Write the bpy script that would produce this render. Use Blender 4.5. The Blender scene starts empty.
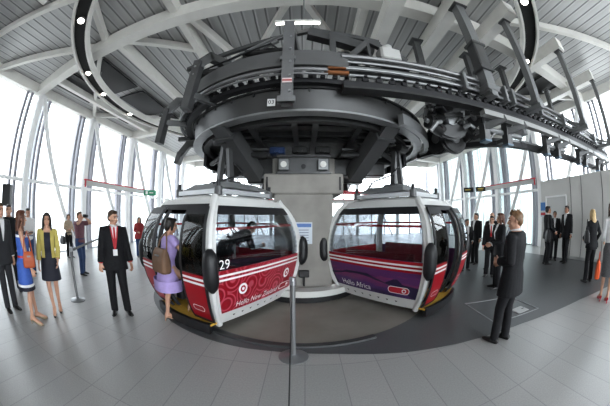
import bpy, math, random
from mathutils import Vector, Matrix, Quaternion
random.seed(4)
SC = bpy.context.scene
COL = SC.collection
PI = math.pi
V = Vector

# ------------------------------------------------------------------ materials
MATS = {}
def mat(name, col, rough=.5, metal=0., var=0., scale=6., bump=0., emit=None, spec=.5):
    if name in MATS: return MATS[name]
    m = bpy.data.materials.new(name); m.use_nodes = True
    nt = m.node_tree; b = nt.nodes['Principled BSDF']
    b.inputs['Base Color'].default_value = (*col, 1)
    b.inputs['Roughness'].default_value = rough
    b.inputs['Metallic'].default_value = metal
    b.inputs['Specular IOR Level'].default_value = spec
    if var or bump:
        tc = nt.nodes.new('ShaderNodeTexCoord'); n = nt.nodes.new('ShaderNodeTexNoise')
        n.inputs['Scale'].default_value = scale; n.inputs['Detail'].default_value = 5
        nt.links.new(tc.outputs['Object'], n.inputs['Vector'])
        if var:
            r = nt.nodes.new('ShaderNodeValToRGB')
            r.color_ramp.elements[0].position = .3; r.color_ramp.elements[1].position = .7
            r.color_ramp.elements[0].color = (*[c * (1 - var) for c in col], 1)
            r.color_ramp.elements[1].color = (*[min(1, c * (1 + var)) for c in col], 1)
            nt.links.new(n.outputs['Fac'], r.inputs['Fac']); nt.links.new(r.outputs['Color'], b.inputs['Base Color'])
        if bump:
            bp = nt.nodes.new('ShaderNodeBump'); bp.inputs['Strength'].default_value = bump; bp.inputs['Distance'].default_value = .02
            nt.links.new(n.outputs['Fac'], bp.inputs['Height']); nt.links.new(bp.outputs['Normal'], b.inputs['Normal'])
    if emit:
        b.inputs['Emission Color'].default_value = (*emit[0], 1); b.inputs['Emission Strength'].default_value = emit[1]
    MATS[name] = m
    return m

def glass_mat(name, tint, gloss=.12, streak=(.86, .91, .93), frit=False):
    m = bpy.data.materials.new(name); m.use_nodes = True; nt = m.node_tree; nt.nodes.clear()
    out = nt.nodes.new('ShaderNodeOutputMaterial'); tr = nt.nodes.new('ShaderNodeBsdfTransparent')
    gl = nt.nodes.new('ShaderNodeBsdfGlossy'); gl.inputs['Roughness'].default_value = .03
    mx = nt.nodes.new('ShaderNodeMixShader')
    fr = nt.nodes.new('ShaderNodeFresnel'); fr.inputs['IOR'].default_value = 1.45
    tr.inputs['Color'].default_value = (*tint, 1)
    mul = nt.nodes.new('ShaderNodeMath'); mul.operation = 'MULTIPLY'; mul.inputs[1].default_value = gloss * 8
    nt.links.new(fr.outputs[0], mul.inputs[0])
    nt.links.new(mul.outputs[0], mx.inputs['Fac'])
    nt.links.new(tr.outputs[0], mx.inputs[1]); nt.links.new(gl.outputs[0], mx.inputs[2])
    if frit:
        tc = nt.nodes.new('ShaderNodeTexCoord'); w = nt.nodes.new('ShaderNodeTexNoise')
        mp = nt.nodes.new('ShaderNodeMapping'); mp.inputs['Scale'].default_value = (9, 9, .15)
        nt.links.new(tc.outputs['Object'], mp.inputs['Vector']); nt.links.new(mp.outputs[0], w.inputs['Vector'])
        w.inputs['Scale'].default_value = 1.0; w.inputs['Detail'].default_value = 3
        r = nt.nodes.new('ShaderNodeValToRGB')
        r.color_ramp.elements[0].position = .35; r.color_ramp.elements[1].position = .6
        r.color_ramp.elements[0].color = (*streak, 1); r.color_ramp.elements[1].color = (*tint, 1)
        nt.links.new(w.outputs['Fac'], r.inputs['Fac']); nt.links.new(r.outputs['Color'], tr.inputs['Color'])
    nt.links.new(mx.outputs[0], out.inputs['Surface'])
    MATS[name] = m
    return m

# ------------------------------------------------------------------ mesh builder
class MB:
    def __init__(s): s.v = []; s.f = []
    def add(s, vs, fs):
        o = len(s.v); s.v += [V(p) for p in vs]; s.f += [tuple(i + o for i in f) for f in fs]; return s
    def box(s, c, d, rz=0, R=None):
        hx, hy, hz = d[0] / 2, d[1] / 2, d[2] / 2
        M = R if R is not None else Matrix.Rotation(rz, 3, 'Z')
        vs = [V(c) + M @ V((x, y, z)) for x in (-hx, hx) for y in (-hy, hy) for z in (-hz, hz)]
        return s.add(vs, [(0, 1, 3, 2), (4, 6, 7, 5), (0, 4, 5, 1), (2, 3, 7, 6), (0, 2, 6, 4), (1, 5, 7, 3)])
    def bevbox(s, c, d, b=.01, rz=0):
        # box with chamfered vertical and horizontal edges
        hx, hy, hz = d[0] / 2, d[1] / 2, d[2] / 2
        M = Matrix.Rotation(rz, 3, 'Z'); rings = []
        for z, k in ((-hz, b), (-hz + b, 0), (hz - b, 0), (hz, b)):
            x, y = hx - k, hy - k
            rings.append([(-x + b, -y, z), (x - b, -y, z), (x, -y + b, z), (x, y - b, z), (x - b, y, z), (-x + b, y, z), (-x, y - b, z), (-x, -y + b, z)])
        return s.loft([[V(c) + M @ V(p) for p in r] for r in rings])
    def loft(s, rings, cap=True, closed=False):
        n = len(rings[0]); o = len(s.v)
        for r in rings: s.v += [V(p) for p in r]
        k = len(rings)
        for i in range(k if closed else k - 1):
            j = (i + 1) % k
            for a in range(n):
                b = (a + 1) % n
                s.f.append((o + i * n + a, o + i * n + b, o + j * n + b, o + j * n + a))
        if cap and not closed:
            s.f.append(tuple(o + a for a in reversed(range(n)))); s.f.append(tuple(o + (k - 1) * n + a for a in range(n)))
        return s
    def tube(s, pts, r, n=10, closed=False, rect=None):
        pts = [V(p) for p in pts]; k = len(pts); rs = r if isinstance(r, (list, tuple)) else [r] * k
        rings = []; prev = None
        for i, p in enumerate(pts):
            if closed: t = pts[(i + 1) % k] - pts[i - 1]
            else: t = pts[min(i + 1, k - 1)] - pts[max(i - 1, 0)]
            t.normalize()
            ref = V((0, 0, 1)) if abs(t.z) < .95 else V((0, 1, 0))
            if prev is None: a = ref.cross(t).normalized()
            else: a = (prev - t * prev.dot(t)).normalized()
            prev = a; b = t.cross(a)
            rings.append([p + (a * math.cos(q) + b * math.sin(q)) * rs[i] for q in [2 * PI * j / n for j in range(n)]])
        return s.loft(rings, closed=closed)
    def sweep(s, pts, prof, closed=False):
        pts = [V(p) for p in pts]; k = len(pts); rings = []
        for i, p in enumerate(pts):
            if closed: t = pts[(i + 1) % k] - pts[i - 1]
            else: t = pts[min(i + 1, k - 1)] - pts[max(i - 1, 0)]
            t.z = 0; t.normalize(); a = V((-t.y, t.x, 0))
            rings.append([p + a * l + V((0, 0, u)) for l, u in prof])
        return s.loft(rings, closed=closed)
    def beam(s, a, b, w, h):
        # rectangular bar between two points, h is measured upward
        a, b = V(a), V(b); t = (b - a).normalized()
        ref = V((0, 0, 1)) if abs(t.z) < .95 else V((0, 1, 0))
        x = t.cross(ref).normalized(); y = x.cross(t)
        return s.loft([[p + x * i * w / 2 + y * j * h / 2 for i, j in ((-1, -1), (1, -1), (1, 1), (-1, 1))] for p in (a, b)])
    def cyl(s, c, r, h, n=20, axis=(0, 0, 1), r2=None):
        ax = V(axis).normalized(); c = V(c)
        return s.tube([c - ax * h / 2, c + ax * h / 2], [r, r if r2 is None else r2], n)
    def lathe(s, c, prof, n=24):
        c = V(c)
        return s.loft([[c + V((r * math.cos(2 * PI * j / n), r * math.sin(2 * PI * j / n), z)) for j in range(n)] for r, z in prof])
    def ball(s, c, r, n=16, m=10, R=None):
        c = V(c); r = (r, r, r) if not isinstance(r, (tuple, list)) else r; M = R or Matrix.Identity(3)
        rings = []
        for i in range(m + 1):
            a = -PI / 2 + PI * i / m; q = max(math.cos(a), .02)
            rings.append([c + M @ V((r[0] * q * math.cos(2 * PI * j / n), r[1] * q * math.sin(2 * PI * j / n), r[2] * math.sin(a))) for j in range(n)])
        return s.loft(rings)
    def build(s, name, m, parent=None, smooth=False, loc=None):
        me = bpy.data.meshes.new(name)
        off = V(loc) if loc is not None else V((0, 0, 0))
        me.from_pydata([tuple(p - off) for p in s.v], [], s.f)
        me.materials.append(m); me.update()
        if smooth:
            for p in me.polygons: p.use_smooth = True
            try: me.set_sharp_from_angle(angle=math.radians(38))
            except Exception: pass
        o = bpy.data.objects.new(name, me); COL.objects.link(o)
        if parent is not None: o.parent = parent
        elif loc is not None: o.location = loc
        return o

def tag(o, label=None, cat=None, group=None, kind=None):
    if label: o['label'] = label
    if cat: o['category'] = cat
    if group: o['group'] = group
    if kind: o['kind'] = kind
    return o
def thing(name, label, cat, loc=(0, 0, 0), rz=0, group=None):
    o = bpy.data.objects.new(name, None); o.empty_display_size = .1; COL.objects.link(o)
    o.location = loc; o.rotation_euler = (0, 0, rz)
    return tag(o, label, cat, group)
def struct(name, mb, m, smooth=False, loc=None):
    return tag(mb.build(name, m, smooth=smooth, loc=loc), kind='structure')
def copy_tree(o, parent=None):
    c = o.copy(); COL.objects.link(c)
    if parent is not None: c.parent = parent
    for ch in list(o.children): copy_tree(ch, c)
    return c
def arc(cx, cy, r, a0, a1, z, n=48):
    return [V((cx + r * math.cos(math.radians(a0 + (a1 - a0) * i / n)), cy + r * math.sin(math.radians(a0 + (a1 - a0) * i / n)), z)) for i in range(n + 1)]
def ring(cx, cy, r, z, n=72):
    return arc(cx, cy, r, 0, 360, z, n)[:-1]

# palette
WHITE = mat('white_paint', (.74, .73, .70), .45, var=.05, scale=3)
CREAM = mat('cream_steel', (.78, .765, .73), .45, var=.06, scale=2)
FRAMEW = mat('facade_white', (.86, .86, .86), .5)
MULL = mat('mullion_grey', (.30, .30, .335), .4, .1)
DGREY = mat('dark_grey_steel', (.04, .04, .041), .42, .3, var=.22, scale=5)
MGREY = mat('mid_grey_steel', (.088, .089, .091), .4, .3, var=.15, scale=4)
LGREY = mat('light_grey_steel', (.25, .255, .26), .38, .4, var=.1, scale=5)
SILVER = mat('silver_pipe', (.2, .2, .205), .42, .5)
BLACK = mat('black_rubber', (.012, .012, .014), .45)
BLACKM = mat('black_metal', (.02, .02, .023), .5, .3)
RED = mat('signal_red', (.50, .015, .03), .35)
YELLOW = mat('yellow_tread', (.62, .38, .06), .55, var=.12, scale=20)
GLOW = mat('lamp_glow', (1, 1, 1), .4, emit=((1, .95, .85), 9))
TUBEGLOW = mat('tube_glow', (1, 1, 1), .4, emit=((1, .97, .9), 7))
PANE = glass_mat('facade_glass', (.97, .985, 1), .05, frit=True)
PANER = glass_mat('streaked_glass', (.58, .61, .61), .05, (.33, .38, .39), frit=True)
CABGLASS = glass_mat('cabin_glass', (.80, .82, .84), .06)
DOORGLASS = glass_mat('door_glass', (.84, .87, .89), .14)

# concrete
def concrete(name, col):
    m = mat(name, col, .75, 0, var=.16, scale=2.2, bump=.12)
    return m
CONC = concrete('concrete', (.30, .285, .265))

def floor_mat(name, c1, c2, tile, mortar, rough, rz=0.):
    m = bpy.data.materials.new(name); m.use_nodes = True; nt = m.node_tree; b = nt.nodes['Principled BSDF']
    tc = nt.nodes.new('ShaderNodeTexCoord'); mp = nt.nodes.new('ShaderNodeMapping'); mp.inputs['Rotation'].default_value = (0, 0, rz)
    br = nt.nodes.new('ShaderNodeTexBrick'); nt.links.new(tc.outputs['Object'], mp.inputs['Vector']); nt.links.new(mp.outputs[0], br.inputs['Vector'])
    br.inputs['Scale'].default_value = 1; br.inputs['Brick Width'].default_value = tile[0]; br.inputs['Row Height'].default_value = tile[1]
    br.inputs['Mortar Size'].default_value = .006; br.inputs['Mortar Smooth'].default_value = .3; br.offset = .0
    br.inputs['Color1'].default_value = (*c1, 1); br.inputs['Color2'].default_value = (*c2, 1); br.inputs['Mortar'].default_value = (*mortar, 1)
    n = nt.nodes.new('ShaderNodeTexNoise'); n.inputs['Scale'].default_value = 60; n.inputs['Detail'].default_value = 4
    nt.links.new(tc.outputs['Object'], n.inputs['Vector'])
    mr = nt.nodes.new('ShaderNodeMapRange'); mr.inputs['From Min'].default_value = .3; mr.inputs['From Max'].default_value = .7
    mr.inputs['To Min'].default_value = .9; mr.inputs['To Max'].default_value = 1.08
    nt.links.new(n.outputs['Fac'], mr.inputs['Value'])
    mx = nt.nodes.new('ShaderNodeMix'); mx.data_type = 'RGBA'; mx.blend_type = 'MULTIPLY'; mx.inputs['Factor'].default_value = 1
    nt.links.new(br.outputs['Color'], mx.inputs['A']); nt.links.new(mr.outputs[0], mx.inputs['B'])
    nt.links.new(mx.outputs['Result'], b.inputs['Base Color']); b.inputs['Roughness'].default_value = rough
    return m
FLOORM = floor_mat('pale_floor_tiles', (.36, .36, .355), (.385, .38, .375), (1.2, .4), (.27, .27, .27), .36, PI / 2)
APRONM = floor_mat('dark_apron', (.095, .1, .105), (.10, .104, .11), (2.4, 1.2), (.075, .078, .08), .42, .15)

# corrugated roof deck
def deck_mat():
    m = bpy.data.materials.new('ribbed_deck'); m.use_nodes = True; nt = m.node_tree; b = nt.nodes['Principled BSDF']
    tc = nt.nodes.new('ShaderNodeTexCoord'); sp = nt.nodes.new('ShaderNodeSeparateXYZ'); nt.links.new(tc.outputs['Object'], sp.inputs[0])
    mu = nt.nodes.new('ShaderNodeMath'); mu.operation = 'MULTIPLY'; mu.inputs[1].default_value = 1 / .3; nt.links.new(sp.outputs['X'], mu.inputs[0])
    fr = nt.nodes.new('ShaderNodeMath'); fr.operation = 'FRACT'; nt.links.new(mu.outputs[0], fr.inputs[0])
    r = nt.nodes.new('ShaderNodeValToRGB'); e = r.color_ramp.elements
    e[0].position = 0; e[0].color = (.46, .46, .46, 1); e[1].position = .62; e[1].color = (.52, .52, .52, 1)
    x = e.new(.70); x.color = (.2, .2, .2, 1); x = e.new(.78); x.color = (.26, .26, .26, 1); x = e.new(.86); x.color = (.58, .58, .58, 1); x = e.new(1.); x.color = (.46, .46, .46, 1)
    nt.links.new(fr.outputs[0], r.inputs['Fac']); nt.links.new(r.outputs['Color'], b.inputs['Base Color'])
    bp = nt.nodes.new('ShaderNodeBump'); bp.inputs['Strength'].default_value = .6; bp.inputs['Distance'].default_value = .05
    nt.links.new(r.outputs['Color'], bp.inputs['Height']); nt.links.new(bp.outputs[0], b.inputs['Normal'])
    b.inputs['Metallic'].default_value = .25; b.inputs['Roughness'].default_value = .45
    return m
DECK = deck_mat()

# ------------------------------------------------------------------ setting
XL, XR, YB, YF, EAVE = -9.6, 10.9, 20.0, -8.0, 5.75
CX, CY = 0.0, 5.7            # centre of the turning wheel

struct('floor', MB().box((.65, 6, -.15), (21.6, 29, .3)), FLOORM)
# dark apron: ring around the turning circle, widening along the line to the right
ap = MB()
outer = arc(-.35, 5.85, 3.15, 100, 268, .004, 40) + [V(p) for p in ((.4, 2.63, .004), (1.2, 2.48, .004), (1.9, 2.4, .004), (3.15, 2.3, .004), (4.94, 2.0, .004), (6.1, 1.7, .004), (8.6, .9, .004), (8.79, .85, .004), (8.79, 8.98, .004), (-.5, 9.0, .004))]
n = len(outer); ap.add([(p.x, p.y, .004) for p in outer] + [(p.x, p.y, .0) for p in outer], [tuple(range(n))])
struct('floor_apron', ap, APRONM)
PITM = mat('pit_concrete', (.25, .235, .21), .6, var=.14, scale=1.6)
pit = MB(); inn = arc(CX, CY, 2.78, 90, 318, .008, 60) + [V((2.6, 4.4, .008)), V((3.0, 5.7, .008)), V((2.6, 7.2, .008)), V((1.4, 8.3, .008))]
pit.add(inn, [tuple(range(len(inn)))])
struct('floor_pit', pit, PITM)
# raised edge of the turning circle
struct('trim_1', MB().sweep(arc(CX - .05, CY, 2.86, 110, 290, .0, 60), [(-.05, 0), (.05, 0), (.045, .028), (-.045, .028)]), mat('kerb_dark', (.05, .052, .055), .5))
# marked panel outline and metal hatch in the apron
LINEM = mat('pale_line', (.30, .31, .32), .5)
ln = MB()
for a, b in (((2.88, 3.65), (3.95, 3.4)), ((2.88, 3.65), (2.8, 2.62)), ((2.8, 2.62), (3.9, 2.5)), ((3.95, 3.4), (3.9, 2.5))):
    ln.beam((a[0], a[1], .008), (b[0], b[1], .008), .025, .006)
tag(ln.build('floor_marking', LINEM), 'thin pale rectangular outline on the dark apron behind the suited man', 'floor marking')
hatch = thing('floor_hatch', 'small pale metal hatch cover set in the dark floor behind the suited man', 'hatch', (3.55, 2.72, .006))
MB().bevbox((0, 0, .006), (.30, .24, .012), .004).build('cover', mat('hatch_metal', (.42, .42, .42), .4, .3), hatch)
MB().box((.08, 0, .014), (.07, .02, .006)).build('handle', MGREY, hatch)

# roof deck (slightly pitched, soffit strip along the eaves)
dk = MB()
dk.add([(XL, YF, EAVE + .28), (XL, YB, EAVE + .28), (.6, YB, 6.75), (.6, YF, 6.75), (XR, YB, EAVE + .28), (XR, YF, EAVE + .28)], [(0, 3, 2, 1), (3, 5, 4, 2)])
dk.add([(XL, YF, EAVE + .45), (XL, YB, EAVE + .45), (.6, YB, 6.9), (.6, YF, 6.9), (XR, YB, EAVE + .45), (XR, YF, EAVE + .45)], [(0, 1, 2, 3), (3, 2, 4, 5)])
struct('ceiling', dk, DECK)
# eave beams
for nm, x in (('eave_beam', XL + .05), ('eave_beam', XR - .05)):
    struct(nm, MB().box((x, (YB + YF) / 2, EAVE + .12), (.34, YB - YF, .36)), CREAM)
struct('eave_beam', MB().box((.65, YB - .1, EAVE + .2), (XR - XL - .36, .3, .5)), CREAM)
struct('eave_beam', MB().box((.65, YF + .1, EAVE + .2), (XR - XL - .36, .3, .5)), CREAM)

BAYS = [-6.35, -2.95, .5, 3.95, 7.4, 10.85, 14.3, 17.7]
w = 0
for side, x, sg in (('left', XL, 1), ('right', XR, -1)):
    for i, y in enumerate(BAYS):
        struct('steel_column', MB().bevbox((x + sg * .16, y, EAVE / 2), (.30, .30, EAVE), .04), FRAMEW)
        y1 = BAYS[i + 1] if i + 1 < len(BAYS) else YB
        y0 = y
        w += 1
        struct('window_%d' % w, MB().box((x - sg * .12, (y0 + y1) / 2, EAVE / 2), (.03, y1 - y0, EAVE)), CONC if side == 'left' and i < 2 else PANER if side == 'right' and i >= 4 else PANE)  # first left bays: unseen opaque blockers, made solid to darken the left floor
        if i < 7:
            # diagonal brace and thin mullion pairs
            struct('steel_brace', MB().tube([(x + sg * .3, y + .12, EAVE - .1), (x + sg * .3, y + 3.0, .0)], .11, 10), FRAMEW)
        for k in (.38, .62, 2.7, 2.96):
            struct('window_mullion', MB().box((x - sg * .04, y + k, EAVE / 2), (.2, .13, EAVE)), MULL)
    struct('window_transom', MB().box((x + sg * .08, (YB + YF) / 2, 2.62), (.1, YB - YF, .12)), FRAMEW)
    struct('wall_' + side, MB().box((x - sg * .12, (YB + YF) / 2, -.09), (.3, YB - YF, .18)), FRAMEW)
for nm, y, sg in (('back', YB, -1), ('front', YF, 1)):
    for i in range(6):
        xa = XL + (XR - XL) * i / 6; xb = XL + (XR - XL) * (i + 1) / 6
        w += 1
        if nm == 'front' and i < 3: struct('wall_front', MB().box(((xa + xb) / 2, y - .1, EAVE / 2 + .1), (xb - xa, .2, EAVE + .2)), CONC); continue  # unseen opaque wall added behind the camera to hold back light on the left
        struct('window_%d' % w, MB().box(((xa + xb) / 2, y - sg * .1, EAVE / 2 + .1), (xb - xa, .03, EAVE + .2)), PANE)
        if nm == 'back':
            struct('steel_column', MB().bevbox((xa + .1, y + sg * .15, EAVE / 2), (.24, .24, EAVE), .03), FRAMEW)
            struct('window_mullion', MB().box((xa + 1.3, y, EAVE / 2), (.06, .12, EAVE)), MULL)
            struct('window_mullion', MB().box((xa + 2.4, y, EAVE / 2), (.06, .12, EAVE)), MULL)
            struct('steel_brace', MB().tube([(xa + .1, y + sg * .3, EAVE), (xb - .4, y + sg * .3, 0)], .055, 8), FRAMEW)
    struct('wall_' + nm, MB().box((.65, y - sg * .1, -.09), (XR - XL + .3, .3, .18)), FRAMEW)
struct('window_transom', MB().box((.65, YB - .1, 2.62), (XR - XL - .5, .1, .12)), FRAMEW)

# main roof beams along x, cross beams along y, diagonals
for y in (-3.2, 3.78, 10.85, 17.7):
    struct('roof_beam', MB().beam((XL + .1, y, EAVE + .12), (.6, y, 6.35), .34, .42).beam((.6, y, 6.35), (XR - .1, y, EAVE + .12), .34, .42), CREAM)
def rz_(x): return EAVE + .18 + (6.45 - EAVE) * (1 - abs(x - .6) / 10.2)
for x, ya, yb in ((-5.6, 10.9, 17.6), (-3.0, 2.8, 10.8), (-5.0, 3.9, 10.8), (-5.6, -3.2, 1.0), (1.4, 3.9, 10.8), (-8.2, 3.95, 10.85)):
    struct('roof_purlin', MB().beam((x, ya, rz_(x) - .05), (x, yb, rz_(x) - .05), .2, .3), CREAM)
for a, b in (((-9.5, 1.3), (-5.7, 3.8)), ((-9.4, -.4), (-4.7, 1.8)), ((-4.5, 1.6), (-5.4, 3.8)), ((-5.0, 3.9), (-3.0, 5.6)), ((-2.9, 3.8), (-.6, 10.8)), ((-.2, 3.8), (-2.0, 7.4)), ((-.2, 3.8), (1.6, 7.4)),
             ((-5.6, 3.8), (-9.4, 7.4)), ((-9.4, 7.4), (-5.6, 10.8)), ((5.0, 3.0), (10.6, -.6)), ((10.6, 3.9), (7.0, 7.4)), ((3.4, 3.8), (.8, -3.2))):
    struct('roof_brace', MB().beam((*a, rz_(a[0]) - .02), (*b, rz_(b[0]) - .02), .15, .2), CREAM)
# cantilever stub beams carrying the hangers
STUB = (1.75, 2.97, 4.2, 6.4, 9.0)
for x in STUB:
    struct('cantilever_beam', MB().beam((x, 2.2, 5.76), (x, 12.0, 5.76), .3, .34), CREAM)
# dark rooflight wells near the left eave
SKY = mat('rooflight_dark', (.012, .012, .014), .5)
for x0, y0 in ((-8.7, 4.5), (-7.2, 4.7), (-7.2, 7.4), (-8.7, 7.6), (-7.2, 10), (8.1, 4.6), (9.3, 4.6), (8.1, 7.6)):
    struct('trim_%d' % (2 + w), MB().box((x0 + .5, y0 + .75, rz_(x0 + .5) + .04), (1.3, 2.3, .04)), SKY); w += 1

# partition wall on the right with a door
PANEL = mat('panel_grey', (.60, .59, .57), .45, 0, var=.04, scale=1.5)
pt = MB().box((8.95, 3.6, 1.37), (.3, 4.9, 2.74))
struct('wall_partition', pt, PANEL)
for y in (1.9, 2.9, 3.9, 4.45):
    struct('trim_%d' % (200 + int(y * 10 + 50)), MB().box((8.793, y, 1.37), (.012, .02, 2.72)), mat('seam', (.12, .12, .12), .5))
d = MB().box((8.78, 5.2, 1.05), (.05, 1.0, 2.1))
do = struct('door_1', d, mat('door_white', (.55, .55, .54), .4))
MB().box((8.745, 5.2, 2.13), (.06, 1.14, .06)).build('door_frame', FRAMEW, do)
MB().box((8.745, 5.74, 1.05), (.06, .06, 2.1)).build('door_frame', FRAMEW, do)
MB().box((8.745, 4.66, 1.05), (.06, .06, 2.1)).build('door_frame', FRAMEW, do)
MB().tube([(8.73, 4.85, .95), (8.73, 4.85, 1.15)], .015).build('handle', SILVER, do)
struct('wall_return', MB().box((10.0, 6.1, 1.37), (1.8, .1, 2.74)), PANEL)
struct('baseboard_partition', MB().box((8.785, 2.85, .05), (.03, 3.2, .1)), mat('base_alu', (.5, .5, .5), .3, .6))
# ------------------------------------------------------------------ pillar
pl = thing('concrete_pillar', 'thick square concrete pillar with hammerhead top standing between the two cabins', 'pillar', (-.03, 4.9, 0))
MB().bevbox((0, .85, 1.03), (1.14, 1.7, 2.06), .02).build('shaft', CONC, pl)
MB().bevbox((0, .78, 2.26), (1.56, 1.6, .4), .02).build('hammerhead', CONC, pl)
MB().bevbox((0, .95, 2.63), (1.27, 1.6, .36), .02).build('upper_block', CONC, pl)
plate = MB().box((0, .06, 2.64), (1.02, .1, .38)).box((0, .0, 2.8), (1.06, .16, .035)).box((0, .0, 2.46), (1.06, .16, .035)).build('head_plate', MGREY, pl)
for sx in (-.38, .38):
    cov = MB().bevbox((sx, -.05, 2.62), (.2, .12, .22), .012).build('jack_box', LGREY, pl)
    MB().cyl((sx, -.125, 2.62), .06, .03, 20, (0, 1, 0)).cyl((sx, -.145, 2.62), .03, .03, 14, (0, 1, 0)).build('bolt_cap', WHITE, cov)
    MB().box((sx * 1.87, -.03, 2.26), (.03, .02, .26)).build('slot', BLACKM, pl)
MB().cyl((0, .0, 2.6), .045, .03, 18, (0, 1, 0)).build('hole', BLACK, pl)
nt_ = thing('notice', 'small white notice with a blue header fixed to the concrete pillar', 'notice', (-.03, 4.885, 1.3))
MB().box((0, 0, 0), (.34, .02, .42)).build('board', mat('paper', (.62, .66, .72), .5), nt_)
MB().box((0, -.012, .15), (.30, .006, .07)).build('header', mat('notice_blue', (.12, .22, .5), .5), nt_)
for k in range(5): MB().box((-.02, -.012, .06 - k * .05), (.24, .004, .014)).build('text_line', mat('ink', (.2, .22, .3), .5), nt_)
# low round plinth about the pillar foot
bp = thing('pillar_plinth', 'low round white topped black plinth around the foot of the concrete pillar', 'plinth', (-.03, 5.75, 0))
MB().sweep([p - V((0.03, 0, 0)) for p in ring(0, 0, 1.16, 0, 60)], [(-.1, 0), (.1, 0), (.1, .13), (-.1, .13)], closed=True).build('skirt', BLACK, bp, True)
MB().sweep(ring(-.03, 0, 1.16, 0, 60), [(-.14, .13), (.14, .13), (.14, .25), (-.14, .25)], closed=True).build('top', mat('plinth_white', (.6, .6, .58), .4), bp, True)
jb = thing('junction_box', 'small grey box with a pipe low on the front of the pillar', 'junction box', (-.02, 4.86, .5))
MB().bevbox((0, 0, 0), (.2, .08, .14), .01).build('box', DGREY, jb)
MB().tube([(.0, 0, -.07), (.0, 0, -.25)], .02).build('pipe', DGREY, jb)
rb = thing('rail_bar', 'red bar sticking out behind the right side of the pillar head', 'bar', (.75, 6.1, 2.2))
MB().beam((0, 0, 0), (1.2, .4, .0), .08, .08).build('bar', RED, rb)
MB().box((.02, 0, 0), (.04, .12, .14)).build('flange', MGREY, rb)

# ------------------------------------------------------------------ turning wheel structure
L0 = V((CX, CY, 2.95))
wh = thing('cable_car_wheel', 'large dark grey horizontal turning ring of machinery on top of the pillar', 'machinery', L0)
def B(mb, name, m, par=wh, smooth=False): return mb.build(name, m, par, smooth, loc=L0)
rg = B(MB().sweep(ring(CX + .06, CY, 2.47, 0, 96), [(-.06, 3.05), (.06, 3.05), (.08, 3.34), (-.1, 3.36)], closed=True), 'ring_girder', mat('girder_grey', (.062, .062, .063), .38, .3, var=.1, scale=3), wh, True)
B(MB().sweep(ring(CX + .06, CY, 2.47, 0, 96), [(-.10, 3.02), (.09, 3.02), (.09, 3.05), (-.10, 3.05)], closed=True), 'lower_flange', LGREY, rg)
B(MB().sweep(ring(CX + .06, CY, 2.47, 0, 96), [(-.14, 3.36), (.12, 3.36), (.12, 3.39), (-.14, 3.39)], closed=True), 'upper_flange', DGREY, rg)
# upper guide rail: half circle on the left, with silver pipes below
B(MB().sweep(arc(CX, CY, 2.78, 100, 282, 0, 64), [(-.07, 3.60), (.07, 3.60), (.07, 3.86), (-.07, 3.86)]), 'upper_guide_rail', mat('guide_grey', (.12, .121, .123), .4, .3), wh, True)
B(MB().tube(arc(CX, CY, 2.84, 100, 276, 3.53, 64), .03, 8), 'guide_pipe', SILVER, wh, True)
B(MB().tube(arc(CX, CY, 2.84, 100, 276, 3.46, 64), .018, 8), 'guide_pipe', SILVER, wh, True)
B(MB().sweep(arc(CX, CY, 2.66, 95, 285, 0, 64), [(-.06, 3.39), (.06, 3.39), (.06, 3.46), (-.06, 3.46)]), 'chain_rail', BLACKM, wh)
for i in range(52):
    a = math.radians(100 + i * 3.5)
    B(MB().box((CX + 2.72 * math.cos(a), CY + 2.72 * math.sin(a), 3.48), (.08, .06, .05), a), 'chain_link', BLACKM)
for i in range(17):
    a = math.radians(108 + i * 11); c = (CX + 2.52 * math.cos(a), CY + 2.52 * math.sin(a), 3.88)
    t = B(MB().lathe((0, 0, 0), [(.05, -.06), (.17, -.06), (.2, -.04), (.2, .04), (.17, .06), (.05, .06)], 20), 'drive_tyre', BLACK, wh, True)
    me = t.data; me.transform(Matrix.Translation(L0)); me.transform(Matrix.Translation(V(c) - L0) @ Matrix.Rotation(a, 4, 'Z') @ Matrix.Rotation(PI / 2, 4, 'Y'))
    B(MB().cyl(c, .06, .16, 12, (math.cos(a), math.sin(a), 0)), 'tyre_hub', LGREY, t)
    B(MB().beam((c[0], c[1], 3.70), (c[0], c[1], 3.36), .06, .09), 'tyre_mount', MGREY)
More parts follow.
